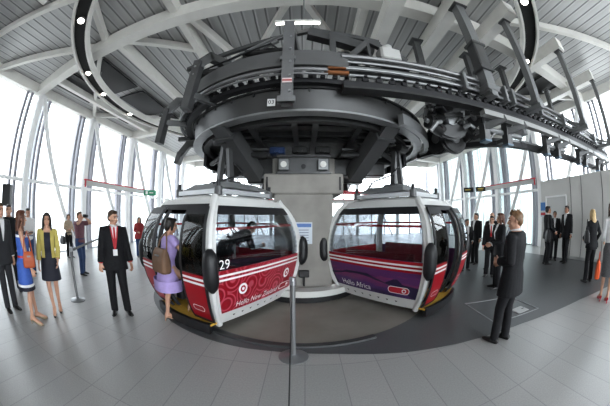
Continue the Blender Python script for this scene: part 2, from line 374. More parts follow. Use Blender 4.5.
# arms rising outside the ring and bending in over it
for a, r0, zb, zt in ((-94.5, 2.84, 3.0, 4.42), (-124, 3.02, 3.15, 4.27), (-150, 3.15, 2.98, 3.92), (-172, 2.95, 2.8, 3.3), (150, 3.1, 2.9, 3.7)):
    q = math.radians(a); d = V((math.cos(q), math.sin(q), 0)); c = V((CX, CY, 0)); fr_ = a == -94.5
    if fr_:
        m = MB().beam(c + d * r0 + V((0, 0, zb)), c + d * r0 + V((0, 0, zt)), .15, .16)
        m.box(c + d * (r0 + .06) + V((0, 0, 3.04)), (.22, .06, .08)).box(c + d * (r0 + .06) + V((0, 0, 3.68)), (.2, .05, .06))
        m.beam(c + d * r0 + V((0, 0, zt - .12)), c + d * (r0 - 1.4) + V((0, 0, zt - .12)), .16, .2)
    else:
        w_ = .13
        m = MB().beam(c + d * (r0 + .08) + V((0, 0, zb)), c + d * r0 + V((0, 0, zt - .22)), w_, .17)
        m.beam(c + d * (r0 + .02) + V((0, 0, zt - .28)), c + d * (r0 - .2) + V((0, 0, zt)), w_, .16)
        m.beam(c + d * (r0 - .15) + V((0, 0, zt - .02)), c + d * (r0 - .75) + V((0, 0, zt - .02)), w_, .14)
        m.beam(c + d * (r0 - .65) + V((0, 0, zt)), c + d * (r0 - .65) + V((0, 0, 3.9)), .1, .1)
        m.beam(c + d * (r0 + .1) + V((0, 0, 3.42)), c + d * (r0 - .45) + V((0, 0, 3.42)), .08, .1)
    ar = B(m, 'guide_arm', MGREY if not fr_ else mat('post_grey', (.15, .152, .156), .4, .3), wh)
    for k in range(5):
        zz = zb + .15 + (zt - zb - .5) * k / 4
        B(MB().cyl(c + d * (r0 + (.09 if not fr_ else .08)) + V((-d.y, d.x, 0)) * .04 + V((0, 0, zz)), .018, .03, 8, d), 'bolt', LGREY, ar)
# deck under the wheel: dark ribbed plate and radial beams
B(MB().lathe((CX, CY, 0), [(.3, 3.16), (2.4, 3.16), (2.4, 3.2), (.3, 3.2)], 64), 'under_plate', mat('under_plate', (.10, .10, .098), .45, .3, var=.35, scale=12), wh)
for x in (-1.5, -.9, -.17, .17, .9, 1.5):
    yy = math.sqrt(2.4 ** 2 - x * x) - .02
    B(MB().box((CX + x, CY, 3.11), (.1, 2 * yy, .1)), 'under_beam', MGREY)
for y in (-1.75, -1.25, -.85, 1.2):
    B(MB().box((CX, CY + y, 3.12), (2 * math.sqrt(2.4 ** 2 - y * y) - .04, .09, .08)), 'under_beam', DGREY)
B(MB().sweep(arc(CX, CY, 2.28, -12, 192, 0, 48), [(-.03, 2.72), (.03, 2.72), (.03, 3.16), (-.03, 3.16)]), 'rear_skirt', BLACKM, wh, True)
for s in (-1, 1):
    for k, (z, r) in enumerate(((2.82, .035), (2.9, .02), (2.75, .05))):
        B(MB().tube([(CX + s * .7, CY - .9 - k * .12, z), (CX + s * 1.5, CY - .7 - k * .2, z + .06), (CX + s * 2.05, CY - .1 - k * .2, z)], r, 8), 'under_pipe', (LGREY, SILVER, DGREY)[k], wh, True)
    B(MB().bevbox((CX + s * 1.62, CY - .35, 2.86), (.5, .5, .3), .03), 'drive_box', DGREY)
    B(MB().bevbox((CX + s * 1.9, CY + .6, 2.84), (.3, .6, .34), .03), 'drive_box', BLACKM)
for r in (1.25, 1.85):
    B(MB().sweep(ring(CX, CY, r, 0, 64), [(-.03, 3.1), (.03, 3.1), (.03, 3.16), (-.03, 3.16)], closed=True), 'inner_hoop', DGREY, wh)
# stout legs from the pillar to the ring
for s in (-1, 1):
    a = V((CX + s * 1.38, CY - 2.0, 3.15)); b = V((CX + s * 1.0, CY - .62, 2.45))
    lg = B(MB().beam(a, b, .28, .3), 'support_leg', mat('leg_grey', (.11, .111, .113), .42, .3))
    m_ = a.lerp(b, .18); t_ = (b - a).normalized() * .03; B(MB().beam(m_ - t_, m_ + t_, .36, .38), 'leg_flange', MGREY, lg)
    a2 = V((CX + s * 1.4, CY + 2.1, 3.0)); b2 = V((CX + s * .95, CY + .9, 2.42))
    B(MB().beam(a2, b2, .34, .34), 'support_leg', DGREY)
B(MB().bevbox((CX, CY - .35, 2.64), (3.4, .42, .36), .02), 'cross_beam', DGREY)
B(MB().bevbox((CX, CY + .9, 2.64), (3.0, .42, .36), .02), 'cross_beam', DGREY)
for x, m in ((-.55, mat('motor_blue', (.03, .06, .16), .4)), (-.1, DGREY), (.35, DGREY)):
    B(MB().bevbox((CX + x, CY - .75, 2.92), (.3, .25, .14), .02).cyl((CX + x, CY - .9, 2.9), .05, .1, 12, (0, 1, 0)), 'junction_housing', m)
# track the hangers run in
B(MB().sweep(ring(CX, CY, 2.22, 0, 80), [(-.06, 2.99), (.06, 2.99), (.06, 3.07), (-.06, 3.07)], closed=True), 'hanger_track', DGREY, wh, True)
for i in range(10):
    a = math.radians(i * 36 + 8)
    B(MB().beam((CX + 2.22 * math.cos(a), CY + 2.22 * math.sin(a), 3.06), (CX + 2.22 * math.cos(a), CY + 2.22 * math.sin(a), 3.17), .06, .1), 'track_hanger', DGREY)
# frames, gantry and motor above the ring
B(MB().beam((-2.3, 3.9, 4.45), (.1, 3.35, 4.7), .07, .08).beam((.1, 3.35, 4.7), (1.3, 3.5, 4.65), .07, .08).beam((1.3, 3.5, 4.65), (1.3, 3.5, 4.1), .05, .05), 'cable_bar', MGREY)
B(MB().beam((.05, 3.2, 4.5), (1.1, 3.3, 4.25), .16, .18).beam((.42, 3.15, 4.45), (.42, 3.15, 3.8), .09, .1), 'top_frame', MGREY)
B(MB().beam((.6, 3.05, 3.84), (.97, 3.1, 4.3), .08, .09).beam((.97, 3.1, 4.3), (1.6, 3.15, 4.02), .08, .09).beam((.6, 3.05, 3.86), (1.6, 3.15, 3.86), .08, .08).beam((.95, 3.08, 4.25), (.98, 3.08, 3.86), .05, .05), 'triangle_frame', MGREY)
B(MB().bevbox((1.26, 3.06, 4.0), (.34, .24, .24), .03, .1).cyl((1.26, 3.06, 4.15), .08, .1, 16), 'gear_housing', mat('gear_grey', (.45, .45, .44), .5), wh)
B(MB().cyl((-1.15, 3.75, 4.22), .12, .5, 18, (1, -.4, 0)).cyl((-.88, 3.64, 4.22), .15, .08, 18, (1, -.4, 0)).box((-1.1, 3.75, 4.07), (.4, .3, .06)), 'motor', MATS['motor_blue'], wh, True)
for (x, y, z, l) in ((-1.7, 3.7, 4.12, .5), (-.6, 3.3, 4.15, .7), (.75, 3.4, 4.15, .5)):
    B(MB().bevbox((x, y, z), (l, .22, .1), .02).beam((x - l / 2, y, z), (x - l / 2, y, 3.8), .06, .06).beam((x + l / 2, y, z), (x + l / 2, y, 3.8), .06, .06), 'cable_tray', DGREY)
for (a, b) in (((-2.0, 4.0, 4.3), (-.3, 3.1, 4.4)), ((-1.9, 3.9, 4.12), (-.4, 3.05, 4.2))):
    B(MB().tube([a, b], .03, 8), 'conduit', LGREY)
B(MB().tube([(-1.7, 3.45, 4.05), (-1.2, 3.3, 4.1), (-.5, 3.0, 4.12), (-.35, 2.98, 3.95)], .018, 8), 'cable', BLACK)
B(MB().bevbox((.42, 2.93, 3.52), (.34, .06, .06), .01).bevbox((.42, 2.9, 3.58), (.26, .05, .03), .01), 'sensor_strip', mat('copper', (.25, .1, .04), .4, .5), wh)
# gear and pulley cluster at the right of the ring
for (x, y, z, r, h, ax) in ((2.5, 3.55, 3.25, .34, .14, (.2, 1, .1)), (2.75, 3.9, 3.0, .25, .16, (.1, 1, 0)), (2.3, 3.35, 3.45, .16, .2, (0, 1, 0)), (2.95, 3.5, 3.3, .17, .2, (0, 1, 0)), (2.62, 4.3, 3.12, .3, .12, (1, .3, 0)), (3.05, 3.75, 3.12, .14, .3, (1, .1, .3)), (2.2, 3.6, 3.1, .12, .4, (1, .3, -.3))):
    g = B(MB().cyl((x, y, z), r, h, 24, ax).cyl((x, y, z), r * 1.08, h * .4, 24, ax), 'pulley', DGREY, wh, True)
    B(MB().cyl((x, y, z), r * .35, h * 1.35, 14, ax), 'hub', LGREY, g)
B(MB().bevbox((2.6, 3.75, 3.45), (.9, .5, .12), .02, -.2).beam((2.2, 3.5, 3.4), (3.1, 3.6, 2.98), .07, .07).beam((2.95, 3.4, 3.45), (2.45, 3.9, 2.95), .07, .07).beam((2.2, 3.3, 3.2), (3.2, 3.4, 3.42), .06, .06), 'gear_frame', DGREY)
random.seed(9)
for k in range(34):
    p = V((random.uniform(2.0, 3.35), random.uniform(3.1, 3.75), random.uniform(2.98, 3.5)))
    q = p + V((random.uniform(-.25, .25), random.uniform(-.08, .1), random.uniform(-.18, .18)))
    B(MB().tube([p, (p + q) / 2 + V((0, -.05, .04)), q], random.choice((.018, .026, .035)), 8), 'linkage_rod', random.choice((LGREY, MGREY, SILVER, BLACKM)))
# curved silver-grey conduit dropping at the right
B(MB().sweep(arc(CX, CY, 2.72, -58, 25, 0, 30), [(-.05, 2.98), (.05, 2.98), (.05, 3.16), (-.05, 3.16)]), 'side_conduit', LGREY, wh)
# fine ribs on the outside of the ring girder
for i in range(40):
    a = math.radians(i * 9)
    B(MB().box((CX + .06 + 2.53 * math.cos(a), CY + 2.53 * math.sin(a), 3.35), (.12, .03, .06), a), 'girder_rib', DGREY)

def text_mesh(body, size, name='t', extrude=.0, shear=0.):
    cu = bpy.data.curves.new(name, 'FONT'); cu.body = body; cu.size = size; cu.extrude = extrude; cu.shear = shear; cu.resolution_u = 3
    cu.align_x = 'CENTER'; cu.align_y = 'CENTER'
    o = bpy.data.objects.new(name, cu); COL.objects.link(o); bpy.context.view_layer.update()
    me = bpy.data.meshes.new_from_object(o.evaluated_get(bpy.context.evaluated_depsgraph_get()))
    bpy.data.objects.remove(o); bpy.data.curves.remove(cu)
    return [v.co.copy() for v in me.vertices], [tuple(p.vertices) for p in me.polygons]
# number plates on the ring
sg = thing('number_plate', 'white square plate reading 03 on the front of the grey ring girder', 'sign', (-.46, 3.165, 3.17))
MB().box((0, 0, 0), (.11, .012, .11)).build('plate', mat('plate_white', (.8, .8, .8), .5), sg)
vs, fs = text_mesh('03', .085)
MB().add([(v.x, -.011, v.y) for v in vs], fs).build('digits', BLACK, sg)
sg2 = thing('rating_label', 'small pale label on the tall grey post at the front of the ring', 'label', (-.223, 2.778, 3.3))
MB().box((0, 0, 0), (.12, .012, .07)).build('plate', mat('label_red_white', (.6, .5, .5), .5), sg2)
MB().box((0, -.008, -.0), (.12, .004, .02)).build('print', mat('label_ink', (.35, .05, .05), .5), sg2)

# ------------------------------------------------------------------ launching rails to the right
def rails(y, label, sgn, hang):
    O = V((6.5, y, 3.2)); X0, X1 = .5, 10.6
    t = thing('launch_rail', label, 'rail', O)
    def K(mb, name, m, par=t, sm=False): return mb.build(name, m, par, sm, loc=O)
    for dy, z, r in ((-.05, 3.80, .035), (.07, 3.80, .035), (-.02, 3.72, .022), (.03, 3.66, .022), (-.03, 3.6, .026), (.05, 3.54, .022)):
        K(MB().tube([(X0, y + sgn * dy, z), (X1, y + sgn * dy, z)], r, 8), 'guide_pipe', SILVER if r > .03 else LGREY, t, True)
    K(MB().box(((X0 + X1) / 2, y + sgn * .18, 3.69), (X1 - X0, .05, .2)), 'guide_beam', MGREY)
    K(MB().box(((X0 + X1) / 2, y + sgn * .02, 3.35), (X1 - X0, .12, .09)), 'chain_rail', BLACKM)
    K(MB().box(((X0 + 2.3 + X1) / 2, y + sgn * .0, 3.22), (X1 - X0 - 2.3, .14, .09)), 'channel', mat('channel_grey', (.30, .30, .295), .5))
    K(MB().box(((X0 + X1) / 2, y + sgn * .05, 3.29), (X1 - X0, .2, .03)), 'channel_lip', DGREY)
    k = 0; x = X0 + .3
    while x < X1 - .2:
        K(MB().box((x, y - sgn * .02, 3.42), (.07, .08, .06)).box((x, y - sgn * .05, 3.46), (.04, .1, .025)), 'chain_link', BLACKM)
        if k % 3 == 0:
            K(MB().cyl((x, y + sgn * .12, 3.5), .09, .06, 16, (0, 1, 0)), 'drive_tyre', BLACK, t, True)
        x += .19; k += 1
    yl = y + sgn * .55
    K(MB().box(((4.4 + X1) / 2, yl, 2.98), (X1 - 4.4, .12, .09)).box(((4.4 + X1) / 2, yl + sgn * .05, 3.04), (X1 - 4.4, .2, .03)), 'lower_rail', BLACKM)
    K(MB().box(((4.4 + X1) / 2, yl, 3.08), (X1 - 4.4, .05, .05)), 'rail_wear_strip', LGREY)
    x = 3.0; j = 0
    while x < X1:
        m = MB().beam((x, y, 3.3), (x, y + sgn * .3, 3.12), .12, .1).beam((x, y + sgn * .22, 3.24), (x, y + sgn * .26, 2.84), .14, .16)
        m.beam((x, y + sgn * .26, 2.94), (x, yl, 2.94), .1, .07)
        m.beam((x - .02, y + sgn * .2, 3.06), (x + .34, y - sgn * .05, 3.2), .1, .11)
        yk = K(m, 'yoke', MGREY)
        K(MB().box((x, y + sgn * .26, 2.825), (.16, .18, .035)), 'yoke_pad', mat('pad_blue', (.12, .18, .24), .4), yk)
        K(MB().bevbox((x + .35, y + sgn * .3, 3.06), (.42, .1, .09), .02), 'guide_shoe', LGREY)
        x += .62 if j % 2 == 0 else 1.5; j += 1
    arcp = [V((2.55 + .12, 5.35, 0)), V((2.78, 4.9, 0)), V((2.98, 4.45, 0)), V((3.25, 4.05, 0)), V((3.65, 3.72, 0)), V((4.1, 3.55, 0)), V((4.6, 3.5, 0))]
    K(MB().sweep(arcp, [(-.07, 2.93), (.07, 2.93), (.07, 3.03), (-.07, 3.03)]), 'lower_rail_curve', BLACKM, t, True)
    K(MB().sweep(arcp, [(-.02, 3.03), (.02, 3.03), (.02, 3.1), (-.02, 3.1)]), 'rail_wear_strip', LGREY, t, True)
    for x, yp, wd in hang:
        h = K(MB().beam((x, yp, 3.5), (x, yp, 5.59), wd, wd * 1.05).bevbox((x, yp, 3.6), (wd * 1.5, wd * 1.5, .12), .015), 'hanger_post', mat('hanger_grey', (.20, .202, .206), .42, .3))
        K(MB().box((x, yp, 5.575), (wd * 1.6, wd * 1.6, .03)), 'head_plate', MGREY, h)
        if wd >= .2:
            K(MB().bevbox((x, yp, 4.25), (wd * 1.35, wd * 1.35, .55), .02).box((x, yp, 3.97), (wd * 1.6, wd * 1.5, .05)).box((x, yp, 4.52), (wd * 1.6, wd * 1.5, .05)), 'splice_sleeve', MGREY, h)
        for dx in (-.5, .5):
            K(MB().bevbox((x + dx, y - sgn * .02, 3.67), (.07, .26, .32), .01), 'pipe_clamp', LGREY)
        K(MB().bevbox((x, (y + yp) / 2 - .04, 3.5), (.16, abs(y - yp) + .2, .1), .01).beam((x, yp + .1, 3.58), (x, y, 3.75), .08, .06), 'foot_bracket', LGREY, h)
    return t
rails(2.95, 'long bundle of silver rails running right from the front of the ring', 1, [(2.97, 2.8, .2), (4.2, 2.6, .15), (6.4, 2.4, .15), (9.0, 2.3, .15)])
# intermediate row of thin posts behind the near rails
for x in (2.55, 4.05, 5.4, 8.0):
    p = thing('hanger_rod', {2.55: 'short grey hanger post behind the silver rails, nearest the ring', 4.05: 'thin grey hanger post behind the rails, between the splice post and next post', 5.4: 'thin grey hanger post behind the rails, left of the third tall post', 8.0: 'thin grey hanger post behind the rails, farthest right'}[x], 'hanger post', (x, 4.3, 3.5))
    MB().beam((0, 0, 0), (0, 0, 2.06), .15, .15).build('post', MGREY, p)
    MB().bevbox((0, -.1, .08), (.2, .4, .12), .01).build('foot', LGREY, p)
    MB().box((0, 0, 2.06), (.3, .3, .03)).build('plate', MGREY, p)

# ------------------------------------------------------------------ round light trench in the roof
rl = thing('ring_light', 'huge round black light trench with cream rims hanging under the roof', 'light fitting', (0, 7.1, 5.5))
RC = (0, 7.1)
MB().sweep(ring(0, 0, 6.8, 0, 120), [(-.2, .0), (.2, .0), (.2, .05), (-.2, .05)], closed=True).build('trench', mat('trench_black', (.006, .006, .006), .8), rl)
MB().sweep(ring(0, 0, 6.6, 0, 120), [(-.03, -.1), (.03, -.1), (.03, .12), (-.03, .12)], closed=True).build('inner_rim', CREAM, rl, True)
MB().sweep(ring(0, 0, 7.03, 0, 120), [(-.035, -.08), (.035, -.08), (.035, .12), (-.035, .12)], closed=True).build('outer_rim', CREAM, rl, True)
for q_ in (-132, -152.4, -165, 178, 160, 140, 120, 100, 80, 60, 42, 24, 6, -14, -33.2, -53.4, -74, -95, -114):
    a = math.radians(q_)
    q = MB().cyl((6.8 * math.cos(a), 6.8 * math.sin(a), -.02), .12, .05, 18).build('spot', MGREY, rl)
    MB().cyl((6.8 * math.cos(a), 6.8 * math.sin(a), -.05), .09, .03, 18).build('lens', GLOW, q)
for i in range(8):
    a = math.radians(i * 45 + 20)
    MB().tube([(6.8 * math.cos(a), 6.8 * math.sin(a), .1), (6.8 * math.cos(a), 6.8 * math.sin(a), .5)], .015, 6).build('suspension', LGREY, rl)
# fluorescent fitting
fl = thing('fluorescent_light', 'bright tube light above the tall grey post at the front of the ring', 'light fitting', (-.12, 3.3, 4.85))
MB().bevbox((0, 0, .04), (.78, .09, .05), .01).build('housing', WHITE, fl)
MB().tube([(-.37, 0, 0), (.37, 0, 0)], .022, 10).build('tube', TUBEGLOW, fl)
MB().tube([(.1, 0, .06), (.1, 0, 1.85)], .012, 6).build('rod', LGREY, fl)
# ------------------------------------------------------------------ cabins
ZT = [.18, .35, .6, .95, 1.3, 1.6, 1.8, 1.92]
XT = [.85, .95, 1.045, 1.11, 1.10, 1.02, .90, .79]
YT = [.65, .735, .81, .86, .85, .785, .70, .62]
def interp(z, T):
    if z <= ZT[0]: return T[0]
    for i in range(len(ZT) - 1):
        if z <= ZT[i + 1]:
            t = (z - ZT[i]) / (ZT[i + 1] - ZT[i]); p0 = T[max(i - 1, 0)]; p1 = T[i]; p2 = T[i + 1]; p3 = T[min(i + 2, len(T) - 1)]
            return .5 * (2 * p1 + (p2 - p0) * t + (2 * p0 - 5 * p1 + 4 * p2 - p3) * t * t + (3 * p1 - p0 - 3 * p2 + p3) * t ** 3)
    return T[-1]
def CP(face, u, z, off=0.):
    X = interp(z, XT) + off * .9; Y = interp(z, YT) + off * .9; b = .035 * (1 - u * u)
    dz = .0
    if face == 'F': return V((u * X, -Y - b, z))
    if face == 'K': return V((-u * X, Y + b, z))
    if face == 'R': return V((X + b, u * Y, z))
    return V((-X - b, -u * Y, z))
def patch(face, u0, u1, z0, z1, off=0., th=.03, nu=8, nz=6, mb=None):
    mb = mb or MB(); o = len(mb.v)
    for k in (0, 1):
        for i in range(nu + 1):
            for j in range(nz + 1):
                mb.v.append(CP(face, u0 + (u1 - u0) * i / nu, z0 + (z1 - z0) * j / nz, off - k * th))
    N = (nu + 1) * (nz + 1); ix = lambda k, i, j: o + k * N + i * (nz + 1) + j
    for i in range(nu):
        for j in range(nz):
            mb.f.append((ix(0, i, j), ix(0, i + 1, j), ix(0, i + 1, j + 1), ix(0, i, j + 1)))
            mb.f.append((ix(1, i, j), ix(1, i, j + 1), ix(1, i + 1, j + 1), ix(1, i + 1, j)))
    for i in range(nu):
        mb.f.append((ix(0, i, 0), ix(1, i, 0), ix(1, i + 1, 0), ix(0, i + 1, 0))); mb.f.append((ix(0, i, nz), ix(0, i + 1, nz), ix(1, i + 1, nz), ix(1, i, nz)))
    for j in range(nz):
        mb.f.append((ix(0, 0, j), ix(0, 0, j + 1), ix(1, 0, j + 1), ix(1, 0, j))); mb.f.append((ix(0, nu, j), ix(1, nu, j), ix(1, nu, j + 1), ix(0, nu, j + 1)))
    return mb
def sheet(face, vs, fs, off):
    # flat artwork (u, z) laid on the surface
    return MB().add([CP(face, v[0], v[1], off) for v in vs], fs)
def disc(u, z, r, n=28, sx=1.):
    return [(u, z)] + [(u + r * sx * math.cos(2 * PI * k / n), z + r * math.sin(2 * PI * k / n)) for k in range(n)], [(0, 1 + k, 1 + (k + 1) % n) for k in range(n)]
def capsule(u, z, w, h, n=12):
    pts = [(u + w / 2 - h / 2 + h / 2 * math.cos(a), z + h / 2 * math.sin(a)) for a in [-PI / 2 + PI * k / n for k in range(n + 1)]]
    pts += [(u - w / 2 + h / 2 + h / 2 * math.cos(a), z + h / 2 * math.sin(a)) for a in [PI / 2 + PI * k / n for k in range(n + 1)]]
    return pts, [tuple(range(len(pts)))]
CWHITE = mat('cabin_white', (.66, .66, .65), .28)
CLINE = mat('stripe_white', (.85, .85, .85), .4)
CINT = mat('cabin_interior', (.04, .04, .045), .6)

def graphic_red():
    m = bpy.data.materials.new('red_swirl_graphic'); m.use_nodes = True; nt = m.node_tree; b = nt.nodes['Principled BSDF']
    tc = nt.nodes.new('ShaderNodeTexCoord'); vo = nt.nodes.new('ShaderNodeTexVoronoi'); vo.inputs['Scale'].default_value = 2.6
    nt.links.new(tc.outputs['Object'], vo.inputs['Vector'])
    mu = nt.nodes.new('ShaderNodeMath'); mu.operation = 'MULTIPLY'; mu.inputs[1].default_value = 55; nt.links.new(vo.outputs['Distance'], mu.inputs[0])
    sn = nt.nodes.new('ShaderNodeMath'); sn.operation = 'SINE'; nt.links.new(mu.outputs[0], sn.inputs[0])
    r = nt.nodes.new('ShaderNodeValToRGB'); e = r.color_ramp.elements
    e[0].position = .55; e[0].color = (.28, .005, .016, 1); e[1].position = .95; e[1].color = (.5, .08, .12, 1)
    mr = nt.nodes.new('ShaderNodeMapRange'); mr.inputs['From Min'].default_value = -1; nt.links.new(sn.outputs[0], mr.inputs['Value'])
    nt.links.new(mr.outputs[0], r.inputs['Fac']); nt.links.new(r.outputs['Color'], b.inputs['Base Color']); b.inputs['Roughness'].default_value = .3
    return m
def graphic_purple():
    m = bpy.data.materials.new('purple_dusk_graphic'); m.use_nodes = True; nt = m.node_tree; b = nt.nodes['Principled BSDF']
    tc = nt.nodes.new('ShaderNodeTexCoord'); sp = nt.nodes.new('ShaderNodeSeparateXYZ'); nt.links.new(tc.outputs['Object'], sp.inputs[0])
    n = nt.nodes.new('ShaderNodeTexNoise'); n.inputs['Scale'].default_value = 3.; mp = nt.nodes.new('ShaderNodeMapping'); mp.inputs['Scale'].default_value = (1, 1, 4)
    nt.links.new(tc.outputs['Object'], mp.inputs['Vector']); nt.links.new(mp.outputs[0], n.inputs['Vector'])
    ad = nt.nodes.new('ShaderNodeMath'); ad.operation = 'MULTIPLY_ADD'; ad.inputs[1].default_value = .45; nt.links.new(n.outputs['Fac'], ad.inputs[0]); nt.links.new(sp.outputs['Z'], ad.inputs[2])
    r = nt.nodes.new('ShaderNodeValToRGB'); e = r.color_ramp.elements
    e[0].position = .55; e[0].color = (.03, .016, .07, 1); e[1].position = .72; e[1].color = (.085, .035, .15, 1)
    x = e.new(.86); x.color = (.20, .04, .13, 1); x = e.new(.93); x.color = (.11, .03, .13, 1)
    nt.links.new(ad.outputs[0], r.inputs['Fac']); nt.links.new(r.outputs['Color'], b.inputs['Base Color']); b.inputs['Roughness'].default_value = .3
    return m
DKRED = mat('band_red', (.34, .006, .016), .3, spec=.3)
MOUNT = mat('mountain_dark', (.022, .014, .05), .4)

def cabin(loc, rz, side, label, greet, num, gm, theme):
    T = thing('gondola_cabin', label, 'cable car cabin', (loc[0], loc[1], -.05), rz)
    D = 'R' if side > 0 else 'L'; O = 'L' if side > 0 else 'R'
    fr = MB()
    for f in ('F', 'K'):
        patch(f, -1, -.9, .18, 1.92, .01, .07, 2, 20, fr); patch(f, .9, 1, .18, 1.92, .01, .07, 2, 20, fr)
        patch(f, -.9, .9, 1.82, 1.92, .01, .06, 10, 2, fr); patch(f, -.9, .9, .18, .37, .01, .06, 10, 3, fr)
    for f in (D, O):
        patch(f, -1, -.9, .18, 1.92, .01, .07, 2, 20, fr); patch(f, .9, 1, .18, 1.92, .01, .07, 2, 20, fr)
        patch(f, -.9, .9, 1.84, 1.92, .01, .06, 10, 2, fr)
    patch(O, -.9, .9, .18, .37, .01, .06, 10, 3, fr)
    for sx in (-1, 1):
        for sy in (-1, 1):
            fr.tube([(sx * (interp(z, XT) - .025), sy * (interp(z, YT) - .02), z) for z in [.16 + 1.78 * k / 20 for k in range(21)]], .055, 8)
    fr.build('frame', CWHITE, T, True)
    # roof shell and floor pan
    def rr(X, Y, z, n=40, e=5.):
        out = []
        for k in range(n):
            a = 2 * PI * k / n; c, s = math.cos(a), math.sin(a)
            out.append(V((X * math.copysign(abs(c) ** (2 / e), c), Y * math.copysign(abs(s) ** (2 / e), s), z)))
        return out
    MB().loft([rr(.81, .64, 1.89), rr(.79, .62, 1.94), rr(.70, .55, 1.975), rr(.5, .4, 1.99)]).build('roof', CWHITE, T, True)
    MB().loft([rr(.78, .60, .14), rr(.84, .64, .17), rr(.87, .67, .22)]).build('floor_pan', CINT, T)
    # glass, lower panels
    for f in ('F', 'K', O):
        g = patch(f, -.9, .9, 1.0, 1.82, -.005, .012, 12, 10).build('window', CABGLASS, T, True)
        patch(f, -.9, .9, 1.70, 1.815, .002, .004, 10, 2).build('vent_band', BLACKM, g)
        pn = patch(f, -.9, .9, .37, 1.0, .004, .03, 14, 6).build('lower_panel', gm if f != O else DKRED, T, True)
        for z0 in (.86, .92):
            patch(f, -.9, .9, z0, z0 + .028, .009, .004, 14, 1).build('stripe', CLINE, pn)
        if theme == 'dusk':
            patch(f, -.9, .9, .82, .995, .0065, .002, 14, 2).build('band', DKRED, pn)
        patch(f, -.9, .9, 1.5, 1.535, -.03, .02, 10, 1).build('inner_rail', RED, T)
    # artwork on the front end
    pn = [c for c in T.children if c.name.startswith('lower_panel')][0]
    A = lambda vs, fs, off, nm, m: sheet('F', vs, fs, off).build(nm, m, pn)
    if theme == 'swirl':
        for u, z in ((-.48, .68), (.58, .70)):
            A(*disc(u, z, .085, sx=.98), .008, 'roundel', CLINE); A(*disc(u, z, .05, sx=.98), .010, 'roundel_centre', mat('roundel_red', (.4, .01, .04), .4))
            A(*disc(u, z, .025, sx=.98), .012, 'roundel_dot', CLINE)
        A(*capsule(.62, .47, .34, .11), .008, 'line_emblem', CLINE); A(*capsule(.62, .47, .31, .085), .010, 'line_emblem_fill', DKRED)
        A(*disc(.71, .47, .03), .012, 'emblem_ring', CLINE)
    else:
        A([(-.9, .62), (-.62, .66), (-.5, .70), (-.05, .71), (.05, .67), (.3, .60), (.45, .68), (.52, .69), (.62, .61), (.9, .58), (.9, .375), (-.9, .375)], [tuple(range(12))], .008, 'mountain', MOUNT)
        A(*capsule(.56, .5, .40, .13), .010, 'line_emblem', CLINE); A(*capsule(.56, .5, .375, .105), .012, 'line_emblem_fill', mat('emblem_red', (.5, .02, .04), .4))
        A(*disc(.66, .5, .04), .014, 'emblem_ring', CLINE); A(*disc(.66, .5, .022), .016, 'emblem_dot', MATS['emblem_red'])
    vs, fs = text_mesh(greet, .13 if theme == 'swirl' else .145, shear=.25 if theme == 'swirl' else 0.)
    xs = [v.x for v in vs]; u0 = -.68 if theme == 'dusk' else -.62
    A([(u0 + (v.x - min(xs)) * .98, .455 + v.y) for v in vs], fs, .014, 'lettering', CLINE)
    if num:
        vs, fs = text_mesh(num, .17)
        sheet('F', [(-.78 + v.x, 1.075 + v.y) for v in vs], fs, .012).build('cabin_number', CLINE, T)
    for k in range(7):
        u = -.66 + k * .2
        sheet('F', [(u - .03, .29), (u + .03, .29), (u, .255)], [(2, 1, 0)], .014).build('vent_hole', BLACKM, T)
    # black buffers at the four corners
    for f in ('F', 'K'):
        for u in (-.985, .985):
            c = [CP(f, u, z, .05) for z in [.76 + .54 * k / 10 for k in range(11)]]
            MB().tube(c, [.03, .075, .092, .1, .1, .1, .1, .1, .092, .075, .03], 12).build('buffer', BLACK, T, True)
    # door side: opening in the middle, two leaves slid outwards
    sl = MB(); patch(D, -.9, -.44, .3, .36, .0, .05, 4, 1, sl); patch(D, .44, .9, .3, .36, .0, .05, 4, 1, sl); patch(D, -.9, .9, 1.76, 1.84, .03, .08, 10, 1, sl)
    patch(D, -.46, -.42, .2, 1.8, .0, .06, 1, 14, sl); patch(D, .42, .46, .2, 1.8, .0, .06, 1, 14, sl); sl.build('door_frame', BLACKM, T, True)
    for (a, b) in ((-.94, -.40), (.40, .94)):
        rim = MB(); e = .05
        patch(D, a, a + e, .24, 1.80, .10, .045, 1, 16, rim); patch(D, b - e, b, .24, 1.80, .10, .045, 1, 16, rim)
        patch(D, a + e, b - e, 1.70, 1.80, .10, .045, 4, 2, rim); patch(D, a + e, b - e, .24, .30, .10, .045, 4, 1, rim)
        dr = rim.build('door', BLACKM, T, True)
        patch(D, a + e, b - e, .97, 1.70, .095, .012, 6, 10).build('door_window', DOORGLASS, dr, True)
        patch(D, a + e, b - e, .30, .97, .10, .03, 6, 6).build('door_panel', DKRED, dr, True)
        for z0 in (.84, .90): patch(D, a + e, b - e, z0, z0 + .03, .104, .004, 6, 1).build('stripe', CLINE, dr)
        vs, fs = capsule((a + b) / 2, .48, .26, .09); 
        ss = 1 if True else -1
        sheet(D, vs, fs, .106).build('line_emblem', CLINE, dr); vs, fs = capsule((a + b) / 2, .48, .235, .068); sheet(D, vs, fs, .108).build('emblem_fill', DKRED, dr)
    # step: yellow tread with a black curved skirt
    s = side
    st = MB()
    X0 = .55; pts = []
    for k in range(13):
        u = -.9 + 1.8 * k / 12; pts.append((s * (1.0 + .11 * (1 - u * u)), u * .74))
    vs = [(s * X0, -.64, .225), (s * X0, .64, .225)][::-1]
    tread = [(x, y, .225) for x, y in pts] + [(s * X0, .64, .225), (s * X0, -.64, .225)]
    nn = len(tread)
    stp = MB().add(tread + [(x, y, .19) for x, y, z in tread], [tuple(range(nn)), tuple(reversed(range(nn, 2 * nn)))] + [(i, (i + 1) % nn, nn + (i + 1) % nn, nn + i) for i in range(nn)]).build('step', YELLOW, T)
